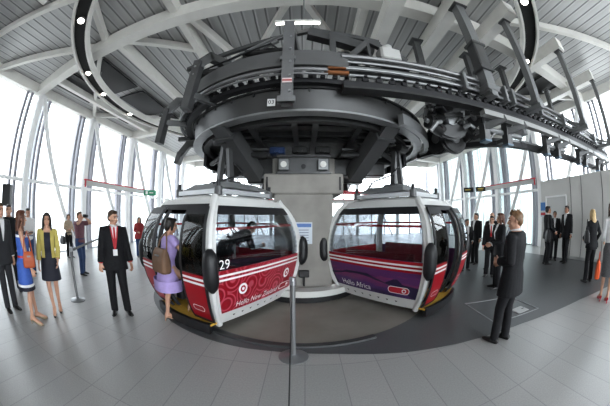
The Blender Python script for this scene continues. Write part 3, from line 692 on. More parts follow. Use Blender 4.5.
    MB().sweep([(x, y, 0) for x, y in pts], [(-.03, .09), (.03, .09), (.03, .235), (-.03, .235)]).build('step_skirt', BLACK, stp)
    MB().loft([rr(.55, .48, .1), rr(.72, .58, .13), rr(.78, .61, .16)]).build('under_pan', BLACKM, T)
    # benches
    for sy in (-1, 1):
        bn = MB().bevbox((0, sy * .5, .56), (1.6, .3, .08), .02).bevbox((0, sy * .52, .38), (1.4, .2, .3), .02).build('bench', CINT, T)
        MB().bevbox((0, sy * .66, .84), (1.5, .05, .46), .02).build('bench_back', mat('bench_red', (.16, .01, .02), .5) if theme == 'dusk' else CINT, bn)
    # roof carrier
    RG = mat('carrier_grey', (.42, .43, .44), .35, .3)
    MB().beam((-.62, -.5, 2.03), (-.62, .5, 2.03), .09, .07).beam((.62, -.5, 2.03), (.62, .5, 2.03), .09, .07).beam((-.62, -.5, 2.03), (.62, -.5, 2.03), .09, .07).beam((-.62, .5, 2.03), (.62, .5, 2.03), .09, .07).build('roof_rack', RG, T)
    for sx in (-.62, .62):
        for sy in (-.5, .5):
            pn_ = MB().cyl((sx, sy, 2.04), .06, .12, 14).build('rack_mount', MGREY, T); MB().cyl((sx, sy, 2.14), .03, .1, 12).build('pin', BLACKM, pn_)
    MB().loft([[(-.5, -.62, 2.09), (.5, -.62, 2.09), (.5, .62, 2.09), (-.5, .62, 2.09)], [(-.36, -.4, 2.2), (.36, -.4, 2.2), (.36, .4, 2.2), (-.36, .4, 2.2)]]).build('carrier_plate', RG, T)
    MB().tube([(-.55, -.3, 2.16), (-.2, -.5, 2.3), (.1, -.35, 2.4), (.12, -.1, 2.6)], .014, 8).build('cable', BLACK, T)
    ha = MB().beam((0, -.16, 2.15), (0, -.05, 2.98), .1, .07).beam((0, .16, 2.15), (0, .05, 2.98), .1, .07).bevbox((0, 0, 2.2), (.34, .5, .12), .02).build('hanger_arm', MGREY, T)
    MB().bevbox((0, 0, 2.96), (.4, .2, .1), .02).cyl((-.16, 0, 2.96), .075, .26, 16, (0, 1, 0)).cyl((.16, 0, 2.96), .075, .26, 16, (0, 1, 0)).build('grip', DGREY, ha)
    return T
CABL = (-1.375, 4.17); CABR = (1.77, 4.6)
cabin(CABL, math.radians(62.6), -1, 'red and white cable car cabin reading Hello New Zealand, on the left', 'Hello New Zealand', '29', graphic_red(), 'swirl')
cabin(CABR, math.radians(-53), 1, 'purple and white cable car cabin reading Hello Africa, right of the pillar', 'Hello Africa', None, graphic_purple(), 'dusk')
# ------------------------------------------------------------------ people
def evaluate_voxel(verts, faces, voxel, sm=3, fac=.5):
    me = bpy.data.meshes.new('tmp'); me.from_pydata([tuple(v) for v in verts], [], faces)
    o = bpy.data.objects.new('tmp', me); COL.objects.link(o)
    m = o.modifiers.new('r', 'REMESH'); m.mode = 'VOXEL'; m.voxel_size = voxel; m.use_smooth_shade = True
    if sm:
        s = o.modifiers.new('s', 'SMOOTH'); s.iterations = sm; s.factor = fac
    bpy.context.view_layer.update()
    out = bpy.data.meshes.new_from_object(o.evaluated_get(bpy.context.evaluated_depsgraph_get()))
    bpy.data.objects.remove(o); bpy.data.meshes.remove(me)
    for p in out.polygons: p.use_smooth = True
    return out
def meshpart(mb, name, m, parent, voxel=.009, sm=3):
    me = evaluate_voxel(mb.v, mb.f, voxel, sm); me.name = name
    me.materials.clear(); me.materials.append(m)
    o = bpy.data.objects.new(name, me); COL.objects.link(o); o.parent = parent
    return o
SKIN = mat('skin_fair', (.52, .30, .21), .5, var=.05); SKIN2 = mat('skin_tan', (.38, .20, .13), .5, var=.05)
SUIT = mat('suit_black', (.011, .011, .013), .75, var=.2, scale=30, spec=.25); SUITG = mat('suit_charcoal', (.03, .031, .035), .75, spec=.25)
SHOE = mat('shoe_black', (.012, .011, .011), .3); SHIRT = mat('shirt_white', (.72, .72, .72), .7)
HBR = mat('hair_brown', (.055, .028, .014), .5, var=.3, scale=40); HDK = mat('hair_dark', (.012, .009, .008), .45); HRED = mat('hair_auburn', (.10, .035, .018), .5, var=.3, scale=40)
HBL = mat('hair_blonde', (.48, .34, .17), .5, var=.2, scale=40); HLB = mat('hair_light_brown', (.16, .085, .04), .5, var=.3, scale=40)
LIP = mat('lip', (.35, .09, .08), .5); EYEM = mat('eye_dark', (.02, .015, .012), .25); BROW = mat('brow', (.05, .03, .02), .7)
JEAN = mat('denim_blue', (.03, .06, .15), .8, var=.2, scale=25)

def ik(a, b, l1, l2, pole):
    a, b = V(a), V(b); d = b - a; L = min(d.length, (l1 + l2) * .999); d.normalize(); b = a + d * L
    x = (l1 * l1 - l2 * l2 + L * L) / (2 * L); h = math.sqrt(max(l1 * l1 - x * x, 0))
    p = V(pole); p = (p - d * p.dot(d)).normalized()
    return a + d * x + p * h, b

MALE = [(.82, .165, .115, 0), (.95, .168, .118, 0), (1.08, .148, .105, .005), (1.20, .158, .112, .005), (1.32, .175, .118, .0), (1.42, .178, .10, -.008), (1.475, .13, .08, -.01), (1.52, .062, .064, -.008)]
FEM = [(.82, .168, .115, -.01), (.93, .172, .12, -.012), (1.08, .122, .092, .005), (1.20, .135, .105, .018), (1.31, .148, .115, .02), (1.40, .15, .092, .0), (1.465, .108, .07, -.005), (1.52, .05, .052, -.005)]
def prof(T, z):
    if z <= T[0][0]: return T[0][1:]
    for i in range(len(T) - 1):
        if z <= T[i + 1][0]:
            t = (z - T[i][0]) / (T[i + 1][0] - T[i][0]); t = t * t * (3 - 2 * t) if i else t
            return tuple(T[i][k] + (T[i + 1][k] - T[i][k]) * t for k in (1, 2, 3))
    return T[-1][1:]

class Person:
    # local frame: +Y is forward, +X the person's right hand side
    def __init__(s, label, loc, face, H=1.75, sex='m', skin=SKIN, heels=False, lean=0., side=0., feet=None, hands=None, poles=None, head=(0, 0), palms=None, voxel=.007, group=None, detail=True):
        s.k = k = H / 1.75; s.sex = sex; s.T = MALE if sex == 'm' else FEM; s.lean = lean; s.vx = voxel; s.skin = skin; s.detail = detail
        s.heels = heels; s.t = thing('person', label, 'person', (loc[0], loc[1], loc[2] if len(loc) > 2 else 0), math.atan2(-face[0], face[1]), group)
        f = .95 if sex == 'f' else 1.
        sx = .178 if sex == 'm' else .15
        s.side = side
        s.sh = [s.bend(V((i * sx, -.01, 1.43))) for i in (1, -1)]
        s.hip = [V((i * .088, 0, .92)) for i in (1, -1)]
        feet = feet or [(.10, .0, 0, .15), (-.10, .0, 0, -.15)]
        s.ank = [V((p[0], p[1], p[2] + .085 + (.05 if heels else 0))) for p in feet]; s.yaw = [p[3] for p in feet]; s.feet = feet
        s.knee = []
        for i in range(2):
            dist = (s.ank[i] - s.hip[i]).length; tot = .86 if feet[i][2] > .05 else min(.90, dist * 1.006); kn, an = ik(s.hip[i], s.ank[i], tot * .506, tot * .494, (0.0, 1, .1)); s.knee.append(kn); s.ank[i] = an
        hands = hands or [(.25, .05, .80), (-.25, .05, .80)]
        poles = poles or [(.5, -1, -.2), (-.5, -1, -.2)]
        s.elb, s.wri = [], []
        for i in range(2):
            e, w_ = ik(s.sh[i], hands[i], .29, .26, poles[i]); s.elb.append(e); s.wri.append(w_)
        s.palm = palms or [(-1, 0.2, 0), (1, 0.2, 0)]
        s.hc = s.bend(V((0, .012, 1.628)))
        s.hR = Matrix.Rotation(head[0], 3, 'Z') @ Matrix.Rotation(head[1] - lean * .6, 3, 'X')
        s.body()
    def bend(s, p):
        p = V(p)
        if s.lean == 0 and s.side == 0: return p
        d = p - V((0, 0, .95)); f = max(0, min(1, d.z / .35))
        return V((0, 0, .95)) + Matrix.Rotation(s.side * f, 3, 'Y') @ Matrix.Rotation(-s.lean * f, 3, 'X') @ d
    def sc(s, mb): mb.v = [V((v.x * s.k * 1.08, v.y * s.k * 1.06, v.z * s.k)) for v in mb.v]; return mb
    def rings(s, zs, dx=0., dy=0., n=22, mod=None, T=None):
        out = []
        for z in zs:
            a, b, yo = prof(T or s.T, z); e = mod(z) if mod else (0, 0)
            a += dx + e[0]; b += dy + e[1]
            out.append([s.bend((a * math.copysign(abs(math.cos(q)) ** .85, math.cos(q)), yo + b * math.copysign(abs(math.sin(q)) ** .9, math.sin(q)), z)) for q in [2 * PI * j / n for j in range(n)]])
        return out
    def body(s):
        sk = 1. if s.sex == 'm' else .86
        mb = MB(); zs = [.84 + .035 * i for i in range(20)]
        mb.loft(s.rings([z for z in zs if z < 1.52] + [1.52]))
        n0 = s.bend((0, -.012, 1.45)); mb.tube([n0, s.hc - V((0, .015, .08)), s.hc], [.06 * sk, .055 * sk, .05 * sk], 14)
        for i in range(2):
            S, E_, W = s.sh[i], s.elb[i], s.wri[i]; h, kn, an = s.hip[i], s.knee[i], s.ank[i]; sg = 1 if i == 0 else -1
            c = s.bend((sg * .10, -.01, 1.42))
            mb.tube([c, S, S.lerp(E_, .35), E_, E_.lerp(W, .3), E_.lerp(W, .75), W], [.055 * sk, .056 * sk, .05 * sk, .04 * sk, .041 * sk, .032 * sk, .026 * sk], 12)
            mb.tube([h + V((0, 0, .05)), h.lerp(kn, .25), h.lerp(kn, .6), kn, kn.lerp(an, .3) + V((0, -.012, 0)), kn.lerp(an, .7), an], [.09, .085 * (sk + .04), .07 * (sk + .02), .053 * (sk + .04), .054 * (sk + .02), .04 * (sk + .02), .033], 14)
            if s.heels: s.foot(mb, i, 0.)
            s.hand(mb, i)
        s.head(mb)
        s.bodyo = meshpart(s.sc(mb), 'body', s.skin, s.t, s.vx, 2)
        if s.detail: s.face()
    def foot(s, mb, i, g):
        an = s.ank[i]; y = s.yaw[i]; R = Matrix.Rotation(-y, 3, 'Z'); z0 = s.feet[i][2]
        heel = .05 if s.heels else 0
        base = V((an.x, an.y, z0))
        P = lambda x, yy, z: base + R @ V((x, yy, z))
        mb.tube([P(0, -.045, .045 + heel), P(0, .02, .06 + heel), P(0, .09, .042 + heel * .45), P(0, .15, .03), P(0, .19, .024)], [.034 + g, .04 + g, .038 + g, .036 + g, .022 + g], 12)
        mb.tube([P(0, -.02, .06 + heel), an + V((0, 0, .02))], [.035 + g, .036 + g], 12)
    def hand(s, mb, i):
        W = s.wri[i]; d = (W - s.elb[i]).normalized(); n = V(s.palm[i]); n = (n - d * n.dot(d)).normalized(); sg = 1 if i == 0 else -1
        t = n.cross(d) * 1.0
        fw = V((0, 1, 0.4))
        if t.dot(fw) < 0: t = -t                 # thumb side
        k = .95 if s.sex == 'm' else .85
        P = lambda a, b, c: W + d * (a * k) + t * (b * k) + n * (c * k)
        # palm
        mb.loft([[P(a, b0 * w_, c0 * th) for b0, c0 in ((1, 0), (.7, .8), (0, 1), (-.7, .8), (-1, 0), (-.7, -.8), (0, -1), (.7, -.8))] for a, w_, th in ((-.02, .026, .018), (.02, .032, .017), (.06, .041, .016), (.095, .042, .013))])
        for b, L, r in ((.031, .068, .0092), (.0105, .077, .0096), (-.0105, .072, .0092), (-.031, .056, .0084)):
            sp = b * .25
            mb.tube([P(.08, b, 0), P(.095 + L * .35, b + sp * .4, .008), P(.09 + L * .68, b + sp * .7, .026), P(.085 + L * .88, b + sp, .046)], [r * 1.12, r * 1.1, r, r * .8], 8)
        mb.tube([P(.02, .026, .004), P(.05, .052, .012), P(.078, .062, .024), P(.098, .06, .034)], [.015, .0125, .0105, .0085], 8)
    def head(s, mb):
        P = lambda x, y, z: s.hc + s.hR @ (V((x, y, z)) * 1.07)
        k = 1. if s.sex == 'm' else .95
        mb.ball(P(0, -.012, .028), (.073 * k, .092 * k, .086 * k), 18, 12, s.hR)
        mb.ball(P(0, .028, -.03), (.057 * k, .058 * k, .078 * k), 16, 12, s.hR)
        mb.ball(P(0, .058, -.088), (.026, .024, .02), 10, 8, s.hR)
        mb.tube([P(0, .072, .02), P(0, .09, -.005), P(0, .103, -.026), P(0, .082, -.034)], [.008, .010, .0135, .011], 8)
        mb.ball(P(.0, .072, .036), (.048, .016, .011), 10, 8, s.hR)
        for x in (-1, 1):
            mb.ball(P(x * .071 * k, -.008, -.008), (.010, .019, .031), 10, 8, s.hR @ Matrix.Rotation(-x * .3, 3, 'Z'))
            mb.ball(P(x * .036, .058, -.03), (.02, .02, .022), 10, 8, s.hR)
        mb.ball(P(0, .078, -.062), (.022, .012, .010), 10, 6, s.hR)
    def face(s):
        P = lambda x, y, z: s.hc + s.hR @ (V((x, y, z)) * 1.07)
        for x in (-.031, .031):
            e = s.sc(MB().ball(P(x, .077, .010), (.0115, .009, .0075), 10, 8, s.hR)).build('eye', EYEM, s.t, True)
            s.sc(MB().tube([P(x * .5, .088, .031), P(x, .086, .036), P(x * 1.6, .072, .031)], .0042, 6)).build('eyebrow', BROW, s.t)
        s.sc(MB().tube([P(-.021, .084, -.060), P(0, .092, -.058), P(.021, .084, -.060)], [.003, .0055, .003], 6)).build('mouth', LIP, s.t, True)
    # ---- clothing
    def hair(s, m, style='short'):
        mb = MB(); P = lambda x, y, z: s.hc + s.hR @ (V((x, y, z)) * 1.07); k = 1. if s.sex == 'm' else .95
        mb.ball(P(0, -.026, .047), (.080 * k, .092 * k, .078 * k), 18, 12, s.hR)
        mb.ball(P(0, -.052, .0), (.074 * k, .060, .078), 16, 12, s.hR)
        mb.ball(P(0, .03, .088), (.058, .048, .030), 14, 10, s.hR)
        for x in (-1, 1): mb.ball(P(x * .066, -.018, .018), (.014, .026, .045), 10, 8, s.hR)
        if style == 'tuft':
            for j in range(9):
                a = j * .7; mb.tube([P(.04 * math.cos(a), .03 * math.sin(a), .09), P(.055 * math.cos(a), .06 * math.sin(a) - .01, .135)], [.02, .006], 6)
        if style in ('long', 'wavy'):
            D = lambda x, y, z: s.hc + V((0, 0, 0)) + Matrix.Rotation(0, 3, 'Z') @ (s.hR @ V((x, y, 0)) + V((0, 0, z)))
            L = .30 if style == 'long' else .34
            mb.loft([[D(a * math.cos(q) * w_, -.045 - yy + .042 * math.sin(q) * w2, z) for q in [2 * PI * j / 14 for j in range(14)] for a in (1,)] for z, w_, w2, yy in ((.06, .075, 1.5, 0), (-.04, .085, 1.4, .005), (-.12, .088, 1.2, .025), (-.2, .09, .95, .035), (-L, .06, .5, .03))])
            for x in (-1, 1):
                mb.tube([P(x * .055, .03, .075), D(x * .078, .028, .0), D(x * .082, .015, -.1), D(x * .085, .02, -.2), D(x * .075, .03, -.27)], [.022, .024, .026, .024, .01], 10)
        if style == 'bob':
            for x in (-1, 1): mb.tube([P(x * .05, .02, .08), P(x * .082, .012, .0), P(x * .08, .01, -.075)], [.022, .026, .016], 10)
            mb.ball(P(0, -.05, -.035), (.08, .05, .07), 14, 10, s.hR)
        if style == 'bun':
            mb.ball(P(0, -.105, .05), (.04, .035, .04), 12, 8, s.hR)
        if style == 'bald':
            mb = MB()
            for x in (-1, 1): mb.ball(P(x * .066, -.03, .0), (.016, .04, .04), 10, 8, s.hR)
            mb.ball(P(0, -.08, .0), (.06, .03, .045), 12, 8, s.hR)
        meshpart(s.sc(mb), 'hair', m, s.t, .008, 2)
    def trousers(s, m, g=.016):
        mb = MB(); mb.loft(s.rings([.80, .86, .93, 1.0, 1.05], g, g))
        for i in range(2):
            h, kn, an = s.hip[i], s.knee[i], s.ank[i]
            d = (an - kn).normalized(); end = an + V((0, 0, -.04))
            mb.tube([h + V((0, 0, .06)), h.lerp(kn, .25), h.lerp(kn, .6), kn, kn.lerp(an, .4), end], [.10, .098, .084, .074, .07, .066], 16)
        return meshpart(s.sc(mb), 'trousers', m, s.t, .010, 3)
    def sleeves(s, mb, g, length=1., wide=0.):
        for i in range(2):
            S, E_, W = s.sh[i], s.elb[i], s.wri[i]; sk = 1. if s.sex == 'm' else .86; sg = 1 if i == 0 else -1
            c = s.bend((sg * .10, -.01, 1.425))
            if length <= .5:
                mb.tube([c, S, S.lerp(E_, length * 1.6)], [.058 * sk + g, .060 * sk + g, .052 * sk + g + wide], 14)
            else:
                end = E_.lerp(W, (length - .5) * 2)
                mb.tube([c, S, S.lerp(E_, .4), E_, E_.lerp(end, .5), end], [.058 * sk + g, .062 * sk + g, .054 * sk + g, .046 * sk + g, .042 * sk + g, .036 * sk + g + wide], 14)
    def jacket(s, m, hem=.78, g=.024, lapel=True, open_=True, name='jacket', length=.96):
        mb = MB(); zs = [hem + (1.50 - hem) * i / 18 for i in range(19)]
        mb.loft(s.rings(zs, g, g, mod=lambda z: ((.012 + .035 * max(0, (.98 - z) / .2), .02 * max(0, (.98 - z) / .2)))))
        s.sleeves(mb, .016, length, .006)
        o = meshpart(s.sc(mb), name, m, s.t, .010, 3)
        return o
    def front(s, z0, z1, w0, w1, off, name, m, par=None, th=.004, n=10, xo=0., x1=None):
        # strip lying on the chest
        mb = MB(); rows = []
        for j in range(n + 1):
            z = z0 + (z1 - z0) * j / n; w_ = w0 + (w1 - w0) * j / n; a, b, yo = prof(s.T, z); a += off; b += off; r = []
            for u in (-1, -.5, 0, .5, 1):
                x = xo + ((x1 if x1 is not None else xo) - xo) * j / n + u * w_; x = max(-a * .95, min(a * .95, x))
                y = yo + b * (max(0, 1 - (abs(x) / a) ** 2.35)) ** .42
                r.append((x, y, z))
            rows.append(r)
        for k in (0, 1):
            for r in rows: mb.v += [s.bend((x, y - k * th * 3, z)) for x, y, z in r]
        N = (n + 1) * 5
        for j in range(n):
            for u in range(4):
                i0 = j * 5 + u; mb.f.append((i0, i0 + 5, i0 + 6, i0 + 1)); mb.f.append((N + i0, N + i0 + 1, N + i0 + 6, N + i0 + 5))
        for j in range(n):
            for u in (0, 4):
                i0 = j * 5 + u; mb.f.append((i0, N + i0, N + i0 + 5, i0 + 5))
        for u in range(4):
            for j in (0, n):
                i0 = j * 5 + u; mb.f.append((i0, i0 + 1, N + i0 + 1, N + i0))
        return s.sc(mb).build(name, m, par or s.t, True)
    def collar(s, m, name='collar'):
        c = [s.bend((.066 * math.cos(q), -.012 + .066 * math.sin(q), 1.505 + .018 * (1 - math.sin(q)) / 2)) for q in [2 * PI * j / 20 for j in range(20)]]
        s.sc(MB().tube(c, .016, 8, closed=True)).build(name, m, s.t, True)
    def suit(s, m=SUIT, tie=None, shirt=True, hem=.78):
        s.trousers(m); j = s.jacket(m, hem)
        if shirt:
            sh = s.front(1.16, 1.495, .006, .06, .036, 'shirt', SHIRT); s.collar(SHIRT)
            if tie: s.front(1.17, 1.48, .024, .014, .042, 'tie', tie, sh)
        for i in range(2):
            W = s.wri[i]; d = (W - s.elb[i]).normalized()
            s.sc(MB().tube([W - d * .03, W - d * .005], [.042, .041], 12)).build('cuff', SHIRT if shirt and not (tie and tie.name == 'uniform_red') else (tie or m), s.t, True)
        s.shoes(SHOE)
    def shoes(s, m, heels=False, g=.008):
        for i in range(2):
            mb = MB(); an = s.ank[i]; R = Matrix.Rotation(-s.yaw[i], 3, 'Z'); z0 = s.feet[i][2]; base = V((an.x, an.y, z0)); P = lambda x, y, z: base + R @ V((x, y, z))
            if not heels:
                mb.loft([[P(x * w_, y, z) for x, z in ((-1, .0), (1, .0), (1.05, .018), (.95, h * .7), (.5, h), (-.5, h), (-.95, h * .7), (-1.05, .018))] for y, w_, h in ((-.085, .028, .05), (-.06, .038, .075), (-.01, .041, .085), (.06, .044, .066), (.12, .046, .05), (.175, .04, .04), (.21, .022, .028))])
                mb.v = [V((v.x, v.y, max(v.z, z0 + .002))) for v in mb.v]
                meshpart(s.sc(mb), 'shoe', m, s.t, .008, 2)
            else:
                mb.tube([P(0, -.055, .085), P(0, .0, .085), P(0, .08, .05), P(0, .14, .026), P(0, .2, .018)], [.03, .032, .040, .041, .018], 12)
                mb.tube([P(0, -.05, .09), P(0, -.058, .0)], [.016, .008], 8)
                mb.v = [V((v.x, v.y, max(v.z, z0 + .002))) for v in mb.v]
                # open top: cut above the instep line by keeping the lower shell
                s.sc(mb).build('shoe', m, s.t, True)
    def dress(s, m, hem=.5, top=1.44, flare=.03, g=.014, name='dress', sleeve=0, waist=0.):
        mb = MB(); zs = [hem + (top - hem) * i / 24 for i in range(25)]
        def mod(z):
            f = max(0, (.92 - z) / (.92 - hem)) if hem < .92 else 0
            return (flare * f - .02 * f * (flare < .03), flare * f + .004)
        mb.loft(s.rings(zs, g, g, mod=mod, n=28))
        if sleeve: s.sleeves(mb, .014, sleeve, .012)
        return meshpart(s.sc(mb), name, m, s.t, .010, 3)
    def top(s, m, hem=.92, g=.016, sleeve=.9, name='shirt', upto=1.5):
        mb = MB(); zs = [hem + (upto - hem) * i / 16 for i in range(17)]
        mb.loft(s.rings(zs, g, g)); s.sleeves(mb, .012, sleeve, .004)
        return meshpart(s.sc(mb), name, m, s.t, .010, 3)
    def band(s, z0, z1, m, name, g=.02, flare=0., n=28, par=None):
        mb = MB(); rr_ = s.rings([z0, (z0 + z1) / 2, z1], g, g, n=n, mod=(lambda z: (flare, flare)))
        ri = s.rings([z0, (z0 + z1) / 2, z1], g - .012, g - .012, n=n, mod=(lambda z: (flare, flare)))
        mb.loft(rr_ + ri[::-1], closed=True)
        return s.sc(mb).build(name, m, par or s.t, True)
    def world(s, p):
        M = Matrix.Translation(s.t.location) @ Matrix.Rotation(s.t.rotation_euler.z, 4, 'Z'); return M @ V((p[0] * s.k * 1.08, p[1] * s.k * 1.06, p[2] * s.k))

URED = mat('uniform_red', (.42, .015, .025), .6)
def lanyard(p, m):
    for q in (-1, 1): l = p.front(1.13, 1.49, .010, .011, .047, 'lanyard', m, xo=q * .006, x1=q * .062)
    p.front(1.03, 1.13, .038, .038, .05, 'badge', SHIRT, l)
def bag(name, label, loc, size, m, strap=None, rz=0., cat='bag', tilt=0.):
    t = thing(name, label, cat, loc, rz); w_, d, h = size
    mb = MB(); mb.loft([[(x * a, y * b, z) for x, y in ((-1, -.6), (-.8, -1), (.8, -1), (1, -.6), (1, .6), (.8, 1), (-.8, 1), (-1, .6))] for z, a, b in ((0, w_ * .44, d * .4), (h * .08, w_ * .5, d * .5), (h * .5, w_ * .5, d * .5), (h * .85, w_ * .43, d * .34), (h, w_ * .38, d * .16))])
    me = evaluate_voxel(mb.v, mb.f, .009, 3); me.materials.clear(); me.materials.append(m)
    o = bpy.data.objects.new('pouch', me); COL.objects.link(o); o.parent = t
    MB().box((0, -d * .45, h * .72), (w_ * .3, .012, .02)).build('clasp', LGREY, t)
    if strap:
        pts = [V(q) for q in strap]
        MB().tube(pts, .012, 8).build('strap', m, t, True)
    else:
        MB().tube([(-w_ * .3, 0, h * .95), (-w_ * .22, 0, h * 1.3), (0, 0, h * 1.42), (w_ * .22, 0, h * 1.3), (w_ * .3, 0, h * .95)], .011, 8).build('handle', m, t, True)
    return t

# --- left side
p = Person('person in a charcoal suit cut off by the left edge, facing right', (-4.72, 1.38), (1, .1), 1.72, skin=SKIN, hands=[(.23, .12, .86), (-.24, .08, .80)], voxel=.009)
p.hair(HBR); p.suit(SUITG)
p = Person('person in black clothes behind the charcoal suit at the far left', (-5.75, 1.95), (.9, -.3), 1.72, hands=[(.2, .2, .95), (-.2, .2, .95)], voxel=.010)
p.hair(HDK); p.suit(SUIT, shirt=False)
BLUE = mat('dress_blue', (.045, .115, .42), .65, var=.1, scale=20); NAVY = mat('dress_navy', (.012, .013, .025), .7)
p = Person('person with long auburn hair in a blue dress with black and white hem bands', (-3.88, 1.56), (.32, .95), 1.63, 'f', heels=True, feet=[(.07, -.04, 0, .6), (-.08, .08, 0, 0)], hands=[(.2, .14, .86), (-.2, .12, .9)], head=(.1, -.05))
p.hair(HRED, 'long'); d_ = p.dress(BLUE, .58, 1.44, .03)
p.band(.58, .635, NAVY, 'hem_band', .058, 0, par=d_); p.band(.64, .675, SHIRT, 'white_band', .056, 0, par=d_); p.band(1.06, 1.09, RED, 'belt', .022, par=d_); p.band(1.40, 1.44, NAVY, 'neck_band', .022, par=d_); p.band(1.36, 1.395, SHIRT, 'shoulder_band', .022, par=d_)
p.shoes(mat('shoe_gold', (.35, .27, .18), .35, .4), True)
w_ = p.world((.20, .10, .93))
bag('handbag', 'orange leather handbag on the arm of the auburn haired person in blue', (w_.x, w_.y, w_.z), (.22, .10, .22), mat('leather_orange', (.42, .09, .03), .45), [(-.08, 0, .18), (-.07, 0, .36), (0, .0, .48), (.05, 0, .36), (.08, 0, .18)], p.t.rotation_euler.z + PI / 2)
p = Person('person in a white shirt and jeans holding a dark folder, by the left windows', (-7.1, 3.15), (.9, -.35), 1.67, hands=[(.08, .26, 1.12), (-.1, .26, 1.1)], palms=[(-1, 0, .3), (1, 0, .3)], head=(0, -.3), voxel=.010, feet=[(.1, -.05, 0, .1), (-.1, .1, 0, -.1)])
p.hair(HDK); p.trousers(JEAN); p.top(SHIRT, .86, sleeve=.85); p.shoes(SHOE)
w_ = p.world((0, .33, 1.12)); f_ = thing('folder', 'dark folder held open by the person in the white shirt', 'folder', w_, p.t.rotation_euler.z)
MB().box((-.08, 0, 0), (.16, .2, .012)).build('cover', BLACK, f_); MB().box((.08, 0, .005), (.15, .19, .012)).build('page', SHIRT, f_)
bag('backpack', 'black backpack on the floor beside the jeans of the white shirted person', (-6.75, 3.75, 0), (.42, .3, .5), BLACK)
p = Person('person with long black hair in a black dress and yellow cardigan', (-3.98, 2.2), (.88, -.55), 1.61, 'f', heels=True, feet=[(.06, .11, 0, .1), (-.06, -.08, 0, 0)], hands=[(.23, .1, .82), (-.18, .2, .95)], head=(.05, -.08))
p.hair(HDK, 'long'); p.dress(NAVY, .60, 1.42, .03); CARD = mat('cardigan_yellow', (.50, .42, .12), .75)
mb = MB(); p.sleeves(mb, .016, .88, .004)
meshpart(p.sc(mb), 'cardigan', CARD, p.t, .010, 3)
for x in (-.105, .105): p.front(1.0, 1.45, .035, .04, .03, 'cardigan_front', CARD, xo=x)
p.shoes(mat('shoe_strap', (.05, .04, .035), .4), True)
p = Person('person in a beige top standing far back by the left windows', (-8.3, 5.7), (1, -.1), 1.53, 'f', hands=[(.15, .28, 1.15), (-.15, .25, 1.1)], voxel=.012, detail=False)
p.hair(HBR, 'bob'); p.trousers(SUIT); p.top(mat('top_beige', (.42, .33, .24), .7), .86, sleeve=.9); p.shoes(SHOE)
w_ = p.world((.3, -.05, .55)); bag('handbag', 'black shoulder bag of the beige topped person at the windows', (w_.x, w_.y, w_.z), (.32, .15, .3), BLACK, [(-.1, 0, .27), (-.05, 0, .6), (.1, 0, .85), (.08, 0, .6), (.1, 0, .27)])
p = Person('person in a plum shirt and jeans raising a camera to take a photograph', (-5.8, 4.42), (.95, .2), 1.63, hands=[(.09, .2, 1.58), (-.09, .2, 1.58)], poles=[(1, .2, -.6), (-1, .2, -.6)], palms=[(-1, 0, 0), (1, 0, 0)], head=(0, .1), voxel=.009, feet=[(.1, .06, 0, .15), (-.1, -.06, 0, -.1)])
p.hair(HBR); p.trousers(JEAN); p.top(mat('shirt_plum', (.16, .07, .09), .75, var=.3, scale=40), .84, sleeve=.4); p.shoes(SHOE)
w_ = p.world((0, .225, 1.645)); cm = thing('camera', 'small black camera held up to the eyes of the person in plum', 'camera', w_, p.t.rotation_euler.z)
MB().bevbox((0, 0, 0), (.13, .06, .085), .01).build('camera_body', BLACK, cm); MB().cyl((0, .07, 0), .035, .09, 18, (0, 1, 0)).build('lens', BLACKM, cm)
p = Person('person in black suit with red tie and white badge, left of the cabin door', (-3.01, 3.07), (.80, -.60), 1.68, skin=SKIN, hands=[(.27, .04, .82), (-.27, .13, .84)], head=(.55, -.12), feet=[(.12, -.02, 0, .35), (-.11, .06, 0, -.1)], palms=[(-.6, -.8, 0), (.8, .3, 0)])
p.hair(HBR); p.suit(SUIT, URED); lanyard(p, URED)
w_ = 0
p = Person('person in a red coat standing far back left of the left cabin', (-6.2, 7.9), (.8, -.6), 1.5, 'f', voxel=.012, detail=False, hands=[(.12, .24, 1.1), (-.12, .24, 1.1)])
p.hair(HDK, 'long'); p.trousers(JEAN); p.jacket(mat('coat_red', (.33, .03, .035), .7), .80); p.shoes(SHOE)
w_ = p.world((-.28, .05, .7)); bag('handbag', 'small red bag at the side of the person in the red coat', (w_.x, w_.y, w_.z), (.3, .14, .26), mat('bag_red', (.4, .03, .02), .5))
p = Person('person in a grey top far back between the red coat and the left cabin', (-5.75, 8.4), (-.8, -.5), 1.51, voxel=.012, detail=False, hands=[(.1, .25, 1.05), (-.22, .1, .85)])
p.hair(HDK); p.trousers(SUITG); p.top(mat('top_grey', (.12, .13, .17), .7), .84, sleeve=.9); p.shoes(SHOE)
# --- stepping into the left cabin
LILAC = mat('dress_lilac', (.42, .33, .62), .7, var=.08, scale=15)
p = Person('person in a lilac dress stepping into the left cabin with a brown bag', (-1.99, 3.2), (.62, .78), 1.60, 'f', heels=True, lean=.12, feet=[(.12, .30, .17, .1), (-.08, -.06, 0, -.1)], hands=[(.27, .40, 1.22), (-.2, .36, 1.22)], head=(-.2, -.15), palms=[(0, .3, -1), (0, .3, -1)])
p.hair(HDK, 'bob'); d_ = p.dress(LILAC, .60, 1.45, .07, sleeve=.34)
p.band(.60, .78, LILAC, 'frill', .05, .055, par=d_); p.shoes(mat('shoe_nude', (.45, .28, .19), .4), True)
w_ = p.world((.16, -.15, .92))
bag('shoulder_bag', 'brown slouchy shoulder bag on the back of the person in lilac', (w_.x, w_.y, w_.z), (.36, .16, .34), mat('leather_brown', (.15, .085, .05), .55, var=.2), [(-.13, .02, .28), (-.1, .06, .45), (-.02, .12, .56), (.09, .06, .45), (.13, .02, .28)], p.t.rotation_euler.z + .2)
w_ = p.world((-.2, .47, 1.2))
